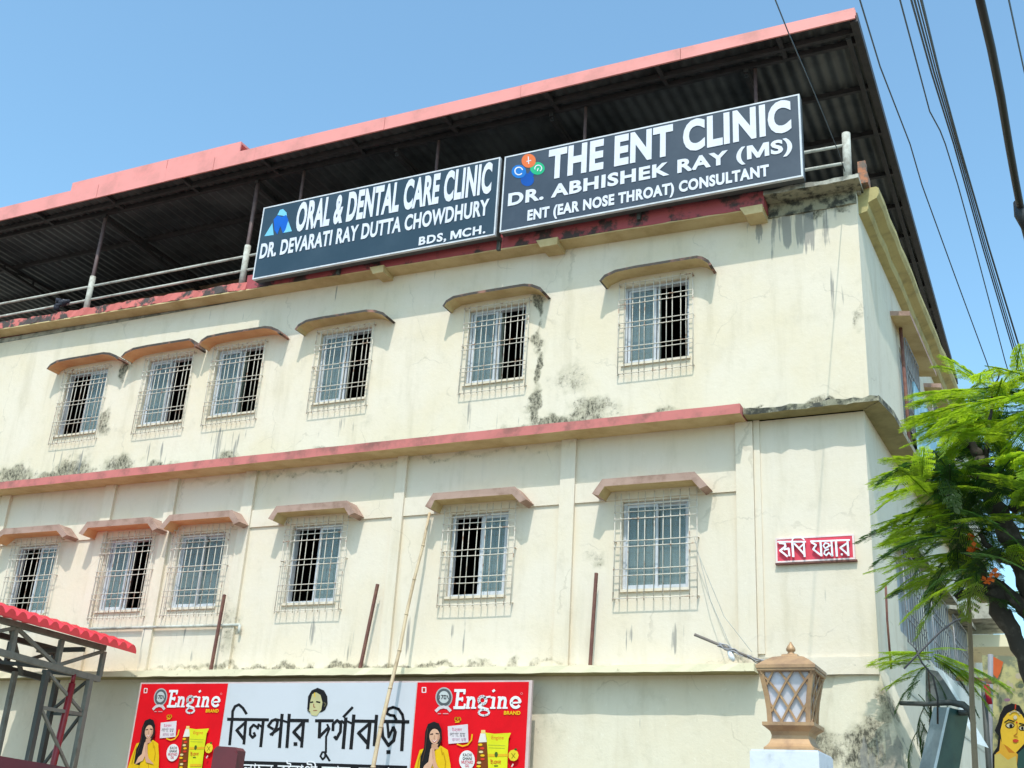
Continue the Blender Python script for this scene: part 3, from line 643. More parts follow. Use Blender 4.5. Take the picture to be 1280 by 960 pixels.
for st in ([([(140, 195), (322, 195)], 26), [(162, 212), (238, 222), (246, 262), (172, 318), (230, 362), (272, 398)], ([(226, 302), (290, 288), (302, 392)], 28)],
           [([(322, 195), (526, 195)], 26), ([(342, 195), (356, 402)], 34), ([(336, 192), (350, 148), (410, 128), (470, 140), (508, 168)], 20), [(500, 200), (514, 402)], [(372, 222), (432, 285), (508, 368)], ([(432, 285), (492, 235)], 22)],
           [([(596, 190), (750, 186)], 26), ([(734, 195), (748, 392)], 32), ([(608, 205), (672, 240), (632, 300), (696, 350), (748, 388)], 28)],
           [([(756, 186), (906, 180)], 26), ([(886, 190), (900, 392)], 30), ([(852, 262), (848, 225), (800, 212), (774, 252), (800, 290), (842, 262)], 22), ([(846, 300), (795, 320), (785, 362), (815, 386), (850, 345), (892, 392)], 22), ([(850, 262), (882, 240)], 18)],
           [([(912, 180), (978, 177)], 26), ([(948, 180), (962, 397)], 34)], [([(984, 177), (1138, 172)], 26), ([(1110, 190), (1122, 388)], 32), ([(1100, 220), (1010, 280), (1110, 368)], 28), ([(1022, 372), (1038, 372)], 30)]):
    A.strokes([(q[0], q[1]*.85) if isinstance(q, tuple) else q for q in st], 25, wl, 'letter', th=.016)

# ------------------------------------------------------------------ banner with two advertising panels
YB_ = -.24
# (the banner hangs just in front of the wall, below the crumbling ledge)
YB_ = -.27
PT = [at(177.5, 853.5, YB_), at(285, 853.5, YB_), at(522, 853.5, YB_), at(662, 854.5, YB_)]
zt = sum(q.z for q in PT)/4; zb = 1.25
BN = thing('banner', ((PT[0].x+PT[3].x)/2, YB_, zb), 'wide printed banner below the lowest ledge, white between two red advertisements', 'banner')
XB = [PT[0].x, PT[1].x, PT[2].x, PT[3].x]
bp = build('backing', MB().box(XB[0]-.03, XB[3]+.03, YB_+.006, YB_+.05, zb-.03, zt+.02), mat('banner_edge_pinkish', (.55, .42, .40), .6), BN)
for i, mt_ in enumerate((flat((.78, .004, .012), .35), BANW, flat((.78, .004, .012), .35))):
    pn = build('panel', MB().box(XB[i]+(.0 if i != 1 else .012), XB[i+1]-(.012 if i != 0 else .0), YB_, YB_+.006, zb, zt), mt_, BN)
    if i == 1: PM = pn
    elif i == 0: PL = pn
    else: PR = pn
wh, bk = flat((.84, .82, .84)), flat((.012, .012, .014))
ye, lim = flat((.85, .50, .01)), flat((.74, .72, .02))
def advert(A):
    skin = flat((.72, .42, .28)); 
    A.strokes([[(198, 102), (230, 102), (230, 145), (198, 145), (198, 102)]], 7, wh, 'mark'); A.ell((214, 124), 7, 8, flat((.02, .10, .02)))
    A.ell((392, 190), 76, 90, flat((.42, .44, .44))); A.ell((392, 190), 66, 78, flat((.10, .11, .12))); A.ell((392, 188), 46, 54, flat((.55, .58, .58)))
    A.strokes([[(352, 172), (352, 205)], [(366, 172), (385, 172), (372, 205)], [(394, 172), (394, 204), (410, 204), (410, 174), (394, 172)], [(420, 172), (432, 204)]], 7, bk)
    A.strokes([[(322, 312), (350, 285), (388, 275), (425, 283), (450, 310)]], 26, flat((.70, .62, .64))); A.strokes([[(340, 335), (365, 335)], [(385, 335), (430, 335)]], 9, flat((.75, .30, .32)))
    E_ = [[(520, 132), (503, 280)], [(490, 130), (582, 130)], [(515, 205), (560, 205)], [(482, 282), (574, 282)], ([(578, 125), (574, 160)], 18), ([(572, 285), (580, 250)], 18), ([(558, 188), (554, 225)], 12)]
    nn = lambda d: [[(614+d, 192), (602+d, 284)], [(614+d, 215), (634+d, 194), (654+d, 198), (660+d, 220), (652+d, 284)], ([(588+d, 284), (622+d, 284)], 16), ([(636+d, 284), (676+d, 284)], 16), ([(596+d, 190), (616+d, 190)], 16)]
    G_ = [arc(735, 216, 32, 34, 0, 360, 14), ([(762, 190), (805, 184)], 16), [(722, 250), (706, 275), (745, 288), (785, 300)], (arc(748, 325, 46, 26, 0, 360, 14), 17)]
    I_ = [([(832, 128), (838, 136)], 26), [(838, 192), (826, 284)], ([(812, 192), (838, 192)], 16), ([(806, 284), (848, 284)], 16)]
    e_ = [arc(1030, 236, 40, 45, 5, 322, 16), ([(994, 240), (1072, 236)], 15)]
    A.strokes(E_+nn(0)+G_+I_+nn(279)+e_, 25, wh, 'lettering')
    A.text('BRAND', 925, 1074, 312, 345, ye, off=.04); A.strokes([arc(1083, 157, 9, 9, 0, 360, 10)], 3, flat((.85, .3, .3)))
    A.strokes([arc(505, 385, 14, 16, 0, 300, 8), arc(530, 385, 13, 16, 180, -120, 8), [(495, 412), (530, 408)]], 9, ye)
    A.poly([(428, 448), (606, 429), (612, 590), (434, 604)], flat((.74, .66, .70)))
    A.text('ইঞ্জন', 465, 555, 458, 500, flat((.60, .02, .14)), off=0); A.text('লাগে মম', 445, 585, 505, 540, flat((.22, .20, .22)), off=0); A.text('হাতে মই', 465, 592, 548, 580, flat((.55, .28, .40)), off=0)
    A.strokes([[(512, 606), (560, 624), (605, 612), (640, 570), (646, 520)]], 12, ye)
    A.ell((600, 750), 70, 88, flat((.80, .76, .76)))
    for i_, (s_, c_) in enumerate((('KACHI', bk), ('GHANI', bk), ('MUSTARD', flat((.65, .10, .15))), ('OIL', flat((.65, .10, .15))))):
        hw = (40, 42, 52, 20)[i_]; A.text(s_, 603-hw, 603+hw, 690+32*i_, 715+32*i_, c_, off=.02)
    A.poly([(700, 590), (692, 700), (685, 830), (668, 1000), (775, 1000), (785, 830), (788, 690), (778, 585)], flat((.20, .05, .01)))
    A.poly([(722, 510), (765, 510), (778, 588), (702, 592)], flat((.78, .74, .66))); A.poly([(728, 482), (764, 482), (766, 512), (726, 512)], flat((.85, .60, .20)))
    rr = random.Random(3)
    for k in range(12):
        u, v = 735+rr.uniform(-28, 28), 612+k*32; A.ell((u, v), 20, 11, (ye, flat((.70, .05, .02)), flat((.75, .60, .30)))[k % 3], 10)
    A.poly([(768, 505), (850, 516), (996, 508), (974, 560), (966, 700), (958, 1000), (800, 1000), (790, 700), (780, 560)], lim)
    A.text('Engine', 822, 932, 535, 575, flat((.75, .10, .02)), off=.0); A.strokes([[(795, 615), (945, 622)], [(800, 640), (940, 645)]], 4, flat((.40, .45, .05)))
    A.strokes([[(800, 708), (965, 706)]], 24, flat((.80, .45, .02))); A.ell((866, 700), 15, 24, flat((.06, .12, .02)), 12)
    A.text('ইঞন', 812, 910, 742, 786, flat((.70, .05, .02)), off=0); A.strokes([[(850, 800), (880, 800)]], 10, flat((.1, .15, .02))); A.strokes([[(830, 880), (950, 880)]], 26, flat((.80, .45, .02)))
    A.ell((1020, 708), 46, 52, flat((.80, .62, .03)), 9); A.ell((1040, 655), 13, 10, flat((.03, .10, .01)), 8); A.strokes([[(1002, 690), (1035, 730)], [(1035, 690), (1005, 735)]], 5, flat((.25, .2, .01))); A.strokes([[(1018, 785), (1005, 808)]], 12, flat((.8, .6, .5)))
    A.poly([(190, 660), (250, 640), (290, 700), (375, 622), (438, 660), (462, 790), (480, 1000), (95, 1000), (150, 790)], flat((.80, .50, .01)), 'dress')
    A.poly([(315, 408), (262, 430), (238, 500), (228, 640), (196, 720), (186, 860), (252, 880), (282, 760), (288, 640), (360, 640), (388, 560), (384, 480), (360, 425)], bk, 'hair')
    A.poly([(296, 610), (352, 605), (356, 650), (292, 665)], flat((.60, .32, .20)), 'neck'); A.ell((322, 540), 46, 68, skin, name='face')
    A.strokes([[(285, 522), (308, 518)], [(334, 514), (358, 518)]], 11, flat((.05, .02, .02))); A.strokes([[(300, 575), (322, 588), (346, 570)]], 9, flat((.85, .75, .70))); A.strokes([[(298, 570), (322, 596), (350, 565)]], 4, flat((.5, .06, .06)))
    fo = flat((.55, .30, .005)); A.strokes([[(400, 680), (420, 760), (415, 830)], [(200, 690), (180, 760), (165, 860)], [(380, 640), (392, 700)], [(350, 860), (370, 960)], [(250, 890), (245, 980)]], 7, fo, 'dress')
    A.strokes([[(262, 470), (250, 560), (240, 660), (215, 760)], [(372, 500), (374, 580), (350, 630)]], 5, flat((.10, .05, .03)), 'hair'); A.poly([(352, 520), (366, 530), (362, 570), (345, 600), (350, 560)], flat((.58, .30, .19)), 'face')
    A.strokes([[(324, 530), (318, 556), (328, 560)]], 4, flat((.5, .25, .16)))
    A.poly([(280, 470), (322, 452), (370, 480), (345, 468), (322, 466)], bk, 'hair')
    A.poly([(288, 652), (304, 640), (312, 668), (312, 770), (290, 830), (205, 870), (232, 800), (270, 765)], skin, 'hand'); A.poly([(306, 642), (322, 650), (334, 760), (352, 810), (420, 870), (330, 850), (308, 800)], flat((.66, .36, .24)), 'hand')
    for q in range(3): A.strokes([[(306+q*1.5, 660+q*26), (309+q*1.5, 690+q*26)]], 2, flat((.4, .2, .12)))
advert(Art(500, 845, 7.11, YB_, PR)); advert(Art(500, 845, 7.11, YB_, PL, dx=XB[0]-XB[2]-.01))
A = Art(280, 850, 5.333, YB_, PM)
A2 = Art(280, 870, 10.667, YB_, PM)
A2.strokes([([(50, 310), (592, 318)], 42), ([(110, 300), (75, 650)], 38), ([(112, 300), (116, 205), (148, 140), (200, 115), (252, 160), (300, 238)], 36), ([(292, 320), (266, 640)], 38), ([(285, 352), (172, 455)], 36), ([(168, 452), (268, 580)], 42)], 36, bk)
A2.strokes([([(524, 335), (490, 675)], 40), ([(515, 420), (462, 380), (450, 440)], 30), ([(450, 420), (395, 385), (352, 430), (348, 515), (382, 555), (415, 525), (400, 490)], 34)], 36, bk)
A2.strokes([([(776, 245), (740, 685)], 42), ([(590, 402), (640, 330), (690, 312), (716, 345), (700, 420), (640, 520)], 36), ([(590, 402), (655, 440)], 34), ([(620, 515), (762, 420)], 34), ([(700, 312), (790, 330), (850, 350)], 30)], 36, bk)
A2.strokes([([(872, 245), (840, 685)], 42), ([(860, 325), (1125, 328)], 44), ([(1064, 340), (1036, 680)], 40), ([(1050, 355), (932, 480)], 38), ([(930, 478), (1040, 598)], 44), ([(955, 625), (955, 655)], 50)], 36, bk)
A3 = Art(390, 870, 9.846, YB_, PM)
A3.strokes([([(45, 305), (262, 305)], 40), ([(98, 310), (90, 515)], 40), ([(95, 500), (200, 392)], 36), ([(188, 350), (215, 405), (175, 500), (172, 690)], 26), ([(178, 690), (128, 692), (104, 740), (132, 782), (160, 752), (166, 705)], 24), ([(160, 705), (218, 798)], 26)], 36, bk)
A3.strokes([([(258, 425), (262, 345), (312, 300), (356, 340), (350, 440), (300, 530), (278, 500)], 36), ([(418, 270), (385, 645)], 42), ([(340, 318), (372, 310), (410, 345)], 30), ([(388, 258), (500, 140)], 32), ([(516, 235), (480, 650)], 42), ([(430, 310), (510, 345)], 28)], 36, bk)
A3.strokes([([(500, 308), (765, 312)], 40), ([(716, 320), (686, 645)], 40), ([(702, 345), (575, 455)], 36), ([(572, 452), (682, 580)], 44), ([(796, 238), (768, 610)], 40)], 36, bk)
A3.strokes([([(872, 312), (1192, 318)], 42), ([(930, 330), (945, 505), (1002, 388)], 32), ([(858, 350), (872, 500), (942, 608), (1008, 545), (1026, 445), (1000, 380)], 40), ([(942, 675), (942, 705)], 50), ([(1126, 330), (1106, 670)], 42), ([(1132, 320), (1114, 228), (1068, 162), (1000, 138), (938, 160), (918, 212), (962, 236), (1012, 242), (1038, 292)], 34)], 36, bk)
A.n = 3
A.poly([(112, 538), (1222, 572), (1215, 700), (100, 700)], bk, 'strip')
A.text('লাচন বৈরাগী েরাড, আসাম', 118, 1180, 556, 650, wh, off=0)
A.poly([(556, 195), (562, 110), (585, 70), (625, 52), (668, 70), (690, 110), (692, 160), (675, 200), (650, 215), (600, 215)], bk, 'portrait'); A.poly([(575, 150), (590, 95), (615, 82), (645, 100), (658, 150), (650, 200), (620, 240), (585, 235), (570, 205)], flat((.55, .50, .26)), 'portrait')
A.strokes([[(578, 150), (595, 147)], [(618, 145), (642, 150)]], 10, bk); A.strokes([[(600, 160), (600, 180), (610, 182)], [(598, 205), (622, 203)]], 5, flat((.30, .10, .05))); A.strokes([[(606, 85), (608, 112)]], 6, ye)
A.strokes([[(668, 150), (682, 160), (672, 178)], [(560, 200), (575, 215)]], 8, flat((.1, .09, .05)))

# ------------------------------------------------------------------ poles and rods on the facade
a = at(537, 641, -.06); b = at(465, 962, -.75); b = b+(b-a)*.7
pts = [a.lerp(b, k/12)+Vector((.012*math.sin(k*1.9), 0, 0)) for k in range(13)]; pts[0] = a
mb = MB().tube(pts, [.018+.016*k/12 for k in range(13)], 8)
for k in range(1, 12): mb.tube([pts[k]-Vector((0, 0, .012)), pts[k]+Vector((0, 0, .012))], .022+.016*k/12, 8)
tag(build('bamboo_pole', mb, BAMB, origin=b, smooth=True), 'long pale bamboo pole leaning on the facade in front of the banner', 'pole')
for k, (t0, bt, lb_) in enumerate((((280, 743), (262, 842), 'rusty iron rod standing on the ledge near the white pipe, left of the three'), ((471.5, 730), (449, 838), 'rusty iron rod standing on the ledge left of the bamboo pole, middle of the three'), ((745, 716), (737, 834), 'rusty iron rod standing on the ledge beside the rightmost window, right of the three'))):
    a = at(*t0, -.14); b = at(*bt, -.13)
    mb = MB().beam(a, b, .035, .012).beam(a+Vector((.012, .012, 0)), b+Vector((.012, .012, 0)), .012, .035).tube([b, b+Vector((-.08, 0, -.04)), b+Vector((-.13, -.02, -.03))], .01, 5)
    tag(build('iron_rod', mb, RUST, origin=b), lb_, 'rod', 'rusty rods on the ledge')
build('drain_hole', MB().tube([(-2.28, -.012, 6.835), (-2.28, .02, 6.835)], .045, 9), DARKIN, B)
p = at(78, 382, -.22); mb = MB(); rq = random.Random(4)
for k in range(7): q = p+Vector((rq.uniform(-.13, .10), rq.uniform(-.05, .05), rq.uniform(-.10, .12))); mb.tube([q+Vector((-.05, 0, -.02)), q, q+Vector((.05, .01, .03))], [.02, rq.uniform(.05, .075), .02], 8)
tag(build('cloth_bundle', mb, mat('navy_cloth', (.02, .022, .035), .9, (.25, .25, .27), 9, .6, .66), origin=p, smooth=True), 'dark crumpled cloth tied to the terrace railing at the left', 'cloth')
# service bracket with loose cables at the pillar
a = at(868, 793, -.30); b = at(955, 829, -.16)
SB = thing('service_bracket', tuple(b), 'weathered pole bracket wrapped in loose service cables beside the lamp', 'bracket')
build('arm', MB().tube([a, a.lerp(b, .5), b], .018, 7), mat('weathered_wood_grey', (.20, .17, .15), .9), SB, smooth=True)
mb = MB(); rr = random.Random(5)
for k in range(7):
    q = [a.lerp(b, .35+.65*j/6)+Vector((rr.uniform(-.02, .02), rr.uniform(-.03, .02), rr.uniform(-.025, .03))) for j in range(7)]; mb.tube(q, .006, 4)
build('cable', mb, mat('grey_cable', (.30, .30, .33), .6), SB)
c = at(912, 815, -.22); build('insulator', MB().tube([c+Vector((0, 0, .02)), c+Vector((.02, 0, -.06)), c+Vector((.05, 0, -.10))], [.03, .035, .02], 7), mat('porcelain_white', (.72, .74, .78), .3), SB, smooth=True)
for (p0, p1, p2) in (((868, 672), (888, 750), (915, 812)), ((872, 690), (905, 770), (940, 815))):
    build('thin_wire', MB().tube([at(*p0, -.1), at(*p1, -.12), at(*p2, -.2)], .0045, 4), mat('pale_wire', (.45, .43, .38), .7), SB)
p0 = at(1015, 0, 0)
a = at(1008, 0, -.5)

# ------------------------------------------------------------------ gate lamp on its white pillar
py0, py1 = -7.68, -7.28
GP = tag(build('gate_pillar', MB().box(-1.405, -1.085, -7.62, -7.28, 0, 2.10).box(-1.40, -1.09, -7.615, -7.285, 2.10, 2.108), PILW, origin=(-1.24, -7.45, 0)), 'white plastered gate pillar below the bronze lamp', 'pillar')
LP = thing('gate_lamp', (-1.235, -7.45, 2.108), 'bronze coloured lantern with crossed lattice over milky panes on the white pillar', 'lamp')
cx, cy = -1.232, -7.455
def ring(prof, n=4, rot=math.pi/4, sm=False):
    """square (n=4) or round stack of (half width, z)"""
    mb = MB(); k = math.sqrt(2) if n == 4 else 1
    v = [(cx+h*k*math.cos(rot+2*math.pi*j/n), cy+h*k*math.sin(rot+2*math.pi*j/n), z) for h, z in prof for j in range(n)]
    f = [(i*n+j, i*n+(j+1) % n, (i+1)*n+(j+1) % n, (i+1)*n+j) for i in range(len(prof)-1) for j in range(n)]
    f += [tuple(range(n))[::-1], tuple((len(prof)-1)*n+j for j in range(n))]; return mb.add(v, f)
build('base', ring([(.118, 2.109), (.118, 2.122), (.108, 2.130), (.098, 2.142), (.088, 2.165), (.086, 2.18), (.092, 2.198), (.108, 2.212), (.122, 2.222), (.122, 2.238)]), BRONZE, LP)
build('canopy', ring([(.142, 2.486), (.142, 2.502), (.128, 2.512), (.105, 2.530), (.075, 2.548), (.040, 2.558), (.038, 2.566), (.026, 2.570)]), BRONZE, LP)
build('finial', ring([(.026, 2.568), (.018, 2.575), (.014, 2.582), (.022, 2.588), (.023, 2.598), (.017, 2.610), (.010, 2.620), (.003, 2.632)], 12), BRONZE, LP, smooth=True)
zs = [2.238, 2.30, 2.36, 2.42, 2.46, 2.486]; hw = [.094, .097, .104, .115, .123, .130]
def hwz(z):
    for i in range(5):
        if z <= zs[i+1]: return hw[i]+(hw[i+1]-hw[i])*(z-zs[i])/(zs[i+1]-zs[i])
    return hw[-1]
for j in range(4):
    ca, sa = ((0, -1), (1, 0), (0, 1), (-1, 0))[j]
    def FP(u, z, o=0): h = hwz(z)+o; return Vector((cx+ca*h-sa*u*hwz(z), cy+sa*h+ca*u*hwz(z), z))
    mb = MB(); v = []
    for z in zs: v += [FP(-.9, z, -.012), FP(.9, z, -.012)]
    mb.add(v, [(2*i, 2*i+1, 2*i+3, 2*i+2) for i in range(5)]); build('pane', mb, MILK, LP, smooth=True)
    mb = MB(); H = 2.486-2.238
    for s0 in (-1.9, -1.15, -.4, .35, 1.1):
        for sg in (1, -1):
            seg = [(s0*sg+sg*1.15*i/10*1.3, 2.238+H*i/10) for i in range(11)]
            seg = [(u, z) for u, z in seg if abs(u) <= .97]
            if len(seg) > 1:
                for q in range(len(seg)-1): mb.beam(FP(seg[q][0], seg[q][1], -.004+(.003 if sg > 0 else 0)), FP(seg[q+1][0], seg[q+1][1], -.004+(.003 if sg > 0 else 0)), .010, .008, up=(ca, sa, .01))
    build('lattice', mb, BRONZE, LP)
for sx in (-1, 1):
    for sy in (-1, 1):
        mb = MB(); pts = [(cx+sx*hwz(z)*.96, cy+sy*hwz(z)*.96, z) for z in zs]
        for q in range(5): mb.beam(pts[q], pts[q+1], .022, .022)
        build('corner_bar', mb, BRONZE, LP)
build('rim', ring([(.134, 2.470), (.138, 2.476), (.138, 2.485)]), BRONZE, LP)

# ------------------------------------------------------------------ canopy with red tile sheet, bottom left
XT = -12.35
CP = thing('canopy', (XT, -1.6, 0), 'canopy of red tile profile sheet on grey steel trusses standing by the left facade', 'canopy')
def roofz(x, y): return 3.985+(-12.1-x)*.18-.03*(y+.43)
for k in range(34):
    y1 = -.42-.185*k; y0 = y1-.185; mb = MB(); NX = 7; prof = []
    n = 8
    for j in range(n+1):
        s_ = j/n; prof.append((y1-(y1-y0)*s_, .075*math.sin(math.pi*min(1, s_*1.12))**.7 if s_ < .89 else 0))
    xsx = [-12.08-.2*i for i in range(13)]
    v = []
    for i, x in enumerate(xsx):
        for (yy, h) in prof: v.append((x, yy, roofz(x, yy)+h+(-.035 if i == 0 else 0)+.012*(i % 2)))
    m_ = n+1
    mb.add(v, [(i*m_+j, i*m_+j+1, (i+1)*m_+j+1, (i+1)*m_+j) for i in range(len(xsx)-1) for j in range(n)])
    v = [(xsx[0], yy, roofz(xsx[0], yy)+h-.035) for yy, h in prof]+[(xsx[0], yy, roofz(xsx[0], yy)-.075) for yy, h in prof]
    mb.add(v, [(j, m_+j, m_+j+1, j+1) for j in range(n)])
    build('roof_tile', mb, TILE, CP, smooth=True)
def chord(p, q, w_=.06, mt_=TRUSS, nm='truss_member'): build(nm, MB().beam(p, q, w_), mt_, CP)
for X0, mt_ in ((XT, TRUSS), (XT-.95, TRUSSD)):
    zt_ = lambda y: 3.93+(-.02)*(y+.76); zb_ = lambda y: 3.50-.045*(y+.8)
    ye_ = -.77; ys_ = -7.0
    chord((X0, ye_, zt_(ye_)), (X0, ys_, zt_(ys_)), .075, mt_); chord((X0, ye_, zb_(ye_)), (X0, ys_, zb_(ys_)), .08, mt_)
    yk = [ye_-.8*i for i in range(8)]
    for i, y in enumerate(yk):
        chord((X0, y, zb_(y)+.04), (X0, y, zt_(y)-.045), .06, mt_)
        if i < 7: chord((X0+.002, y-.03, (zt_(y)-.05) if i % 2 == 0 else zb_(y)+.04), (X0+.002, yk[i+1]+.03, (zb_(yk[i+1])+.04) if i % 2 == 0 else zt_(yk[i+1])-.05), .045, mt_)
for y in (-.9, -1.72): chord((XT-.04, y, 3.52), (XT-.95, y, 3.60), .05, TRUSSD)
chord((XT-.05, -1.1, 3.86), (XT-.92, -1.1, 3.86), .06, TRUSSD); chord((XT-.05, -2.4, 3.9), (XT-.92, -1.3, 3.5), .05, TRUSSD)
for x, y, mt_, w_ in ((XT, -.93, TRUSS, .07), (XT, -1.72, TRUSSD, .07), (XT-.6, -.95, TRUSSD, .07), (XT-.6, -1.7, TRUSS, .06)):
    build('column_leg', MB().beam((x, y, 0), (x, y, 3.47), w_), mt_, CP)
for z in (3.0, 2.2, 1.3, .5):
    chord((XT, -.96, z), (XT, -1.69, z), .045); chord((XT-.05, -.93, z), (XT-.56, -.93, z+.01), .04, TRUSSD)
for z0, z1 in ((2.25, 2.97), (1.35, 2.15), (3.04, 3.44)):
    chord((XT, -.98, z0), (XT, -1.67, z1), .035, TRUSS); chord((XT-.04, -.95, z1), (XT-.57, -.97, z0), .035, TRUSSD)
a = at(90.5, 854, -1.25); b = at(66, 958, -1.25)
tag(build('painted_pole', MB().tube([a+Vector((0, 0, .12)), a], .03, 8).tube([a, b+(b-a)*1.2], .045, 8), REDPOLE, origin=b, smooth=True), 'thin crimson painted pole standing inside the grey canopy column', 'pole')

# ------------------------------------------------------------------ maroon gate in the foreground
XG = -4.75; p0, p1 = at(0, 946, -8.6), at(118, 966, -8.0)
d = (p1-p0).normalized(); s_ = p0-d*1.2; e_ = p1+d*2.0
tag(build('gate_rail', MB().beam(s_+Vector((0, 0, -.09)), e_+Vector((0, 0, -.09)), .10, .18), MAROON, origin=s_), 'maroon top rail of a gate running across the bottom left corner', 'gate')
c = at(289, 934, -8)
pw = .075
mb = MB(); n = 8; poly = [(c.x-pw, c.z-.5), (c.x+pw, c.z-.5), (c.x+pw+.01, c.z-.02)]+[(c.x+pw-.01, c.z-.004)]+[(c.x-pw+.02, c.z)]+[(c.x-pw, c.z-.02)]
mb.prism(poly, -8.05, -7.98); mb.prism([(x*.98+c.x*.02+.01, z-.02) for x, z in poly], -8.058, -8.05)
LT = thing('gate_leaf_post', (c.x, -8, c.z-.5), 'maroon end post of the gate, a rounded block in front of the white banner', 'gate')
build('post', mb, MAROON, LT); build('hinge_hole', MB().disc((c.x-.01, c.z-.14), .028, .028, 14, 0, (-8.062, -8.058)), BLACKM, LT)

# ------------------------------------------------------------------ right hand side: board, sheets, poles, mural
bx = lambda y: -1.8+KS*y+.10
tag(build('hanging_board', MB().add([(bx(2.85), 2.85, 6.78), (bx(5.3), 5.3, 6.78), (bx(5.3), 5.3, 8.14), (bx(2.85), 2.85, 8.14), (bx(2.85)+.03, 2.85, 6.78), (bx(5.3)+.03, 5.3, 6.78), (bx(5.3)+.03, 5.3, 8.14), (bx(2.85)+.03, 2.85, 8.14)],
    [(0, 3, 2, 1), (4, 5, 6, 7), (0, 1, 5, 4), (2, 3, 7, 6), (0, 4, 7, 3), (1, 2, 6, 5)]), BLUEB, origin=(bx(2.85), 2.85, 6.78)), 'faded blue board on the upper side wall below the side window', 'board')
def slab(pix, y0, th, mt_, dy=None):
    mb = MB(); P_ = [at(u, v, y0+(dy[i] if dy else 0)) for i, (u, v) in enumerate(pix)]; n = len(P_)
    v = [tuple(q) for q in P_]+[tuple(q+Vector((0, th, 0))) for q in P_]
    return mb.add(v, [tuple(range(n)), tuple(range(2*n-1, n-1, -1))]+[(i, n+i, n+(i+1) % n, (i+1) % n) for i in range(n)])
TS = thing('tin_hoarding', tuple(at(1180, 962, -.6)), 'folded teal and blue grey tin hoarding leaning beside the corner plinth', 'sheet metal')
build('light_sheet', slab([(1167, 884), (1185, 884), (1163, 985), (1143, 985)], -.75, .02, TEALL, [.25, 0, 0, .25]), TEALL, TS)
build('dark_sheet', slab([(1185, 884), (1211, 890), (1195, 985), (1163, 985)], -.75, .02, TEAL, [0, .35, .35, 0]), TEAL, TS)
build('fold', slab([(1184, 884), (1187, 884), (1165, 985), (1161.5, 985)], -.765, .012, TARP), TARP, TS)
build('upper_sheet', slab([(1157, 836), (1172, 839), (1180, 850), (1196, 875), (1186, 882), (1157, 879)], -.2, .02, TEAL), mat('grey_tin', (.16, .17, .18), .5, (.22, .24, .25), 4, metal=.3), TS)
tag(build('tarpaulin', slab([(1166, 832), (1178, 838), (1212, 868), (1215, 900), (1236, 935), (1222, 930), (1208, 905), (1192, 873)], .35, .015, TARP, [0, 0, .1, .15, .2, .1, .1, .05]), TARP, origin=tuple(at(1208, 905, .35))), 'pale torn tarpaulin hanging behind the tin hoarding', 'tarpaulin')
pts = [at(1125, 879, -.35), at(1160, 880, -.45), (at(1188, 878, -.55)), at(1204, 881, -.6), at(1212, 888, -.6), at(1217, 905, -.6)]
tag(build('bent_pipe', MB().tube(pts, [.022, .024, .03, .035, .033, .028], 8).box(*sum(([q.x-.05, q.x+.10] for q in [pts[3]]), []), -.62, -.55, pts[3].z-.10, pts[3].z-.05), TRUSSD, origin=pts[0], smooth=True), 'dark bent pipe reaching from the corner plinth to the tin hoarding', 'pipe')
def pole(pix, y, r0, r1, mt_, lb_, nm='pole', ext=True):
    P_ = [at(u, v, y) for u, v in pix]; Q = P_[-1]+(P_[-1]-P_[-2]).normalized()*1.2 if ext else P_[-1]
    pts = P_+[Q]; n = len(pts)
    return tag(build(nm, MB().tube(pts, [r0+(r1-r0)*i/(n-1) for i in range(n)], 7), mt_, origin=Q, smooth=True), lb_, 'pole')
pole([(1211, 690), (1211, 745), (1213, 800), (1215, 880), (1219, 960)], -2.2, .014, .030, mat('pale_brown_branch', (.26, .20, .13), .9), 'thin crooked brown pole rising into the tree foliage', 'wooden_pole')
pole([(1107, 729), (1109, 775), (1114, 836)], .28, .013, .013, RUST, 'short dark iron bar at the building corner above the plinth', 'iron_bar', False)
pole([(1238, 818), (1237, 960)], .9, .03, .03, mat('pale_grey_post', (.22, .22, .24), .7), 'pale grey upright post at the edge of the mural wall', 'metal_post')
pole([(1229, 852), (1236, 960)], .7, .03, .03, TRUSSD, 'dark steel post leaning beside the pale grey post', 'metal_post')
pole([(1233, 856), (1237, 880)], .6, .03, .03, flat((.45, .02, .05)), 'short red rod behind the dark steel post', 'red_rod', False)
tag(build('cross_bar', MB().beam(at(1195, 848, .8), at(1243, 852, .8), .05), RUST, origin=at(1195, 848, .8)), 'rusty cross bar between the wooden pole and the pale post', 'bar')
pts = [at(u, v, -.8) for u, v in ((1144, 810), (1152, 828), (1166, 845), (1172, 872), (1172, 905))]
tag(build('hanging_cable', MB().tube(pts, .010, 5), BLACKM, origin=pts[-1], smooth=True), 'black cable drooping behind the small fern plant', 'cable')
pts = [at(u, v, -.8) for u, v in ((1130, 836), (1150, 815), (1175, 790), (1195, 775), (1215, 772))]
tag(build('hanging_cable', MB().tube(pts, .011, 5), mat('grey_conduit', (.10, .10, .11), .6), origin=pts[0], smooth=True), 'grey conduit arching from the fern plant up to the tree', 'cable')
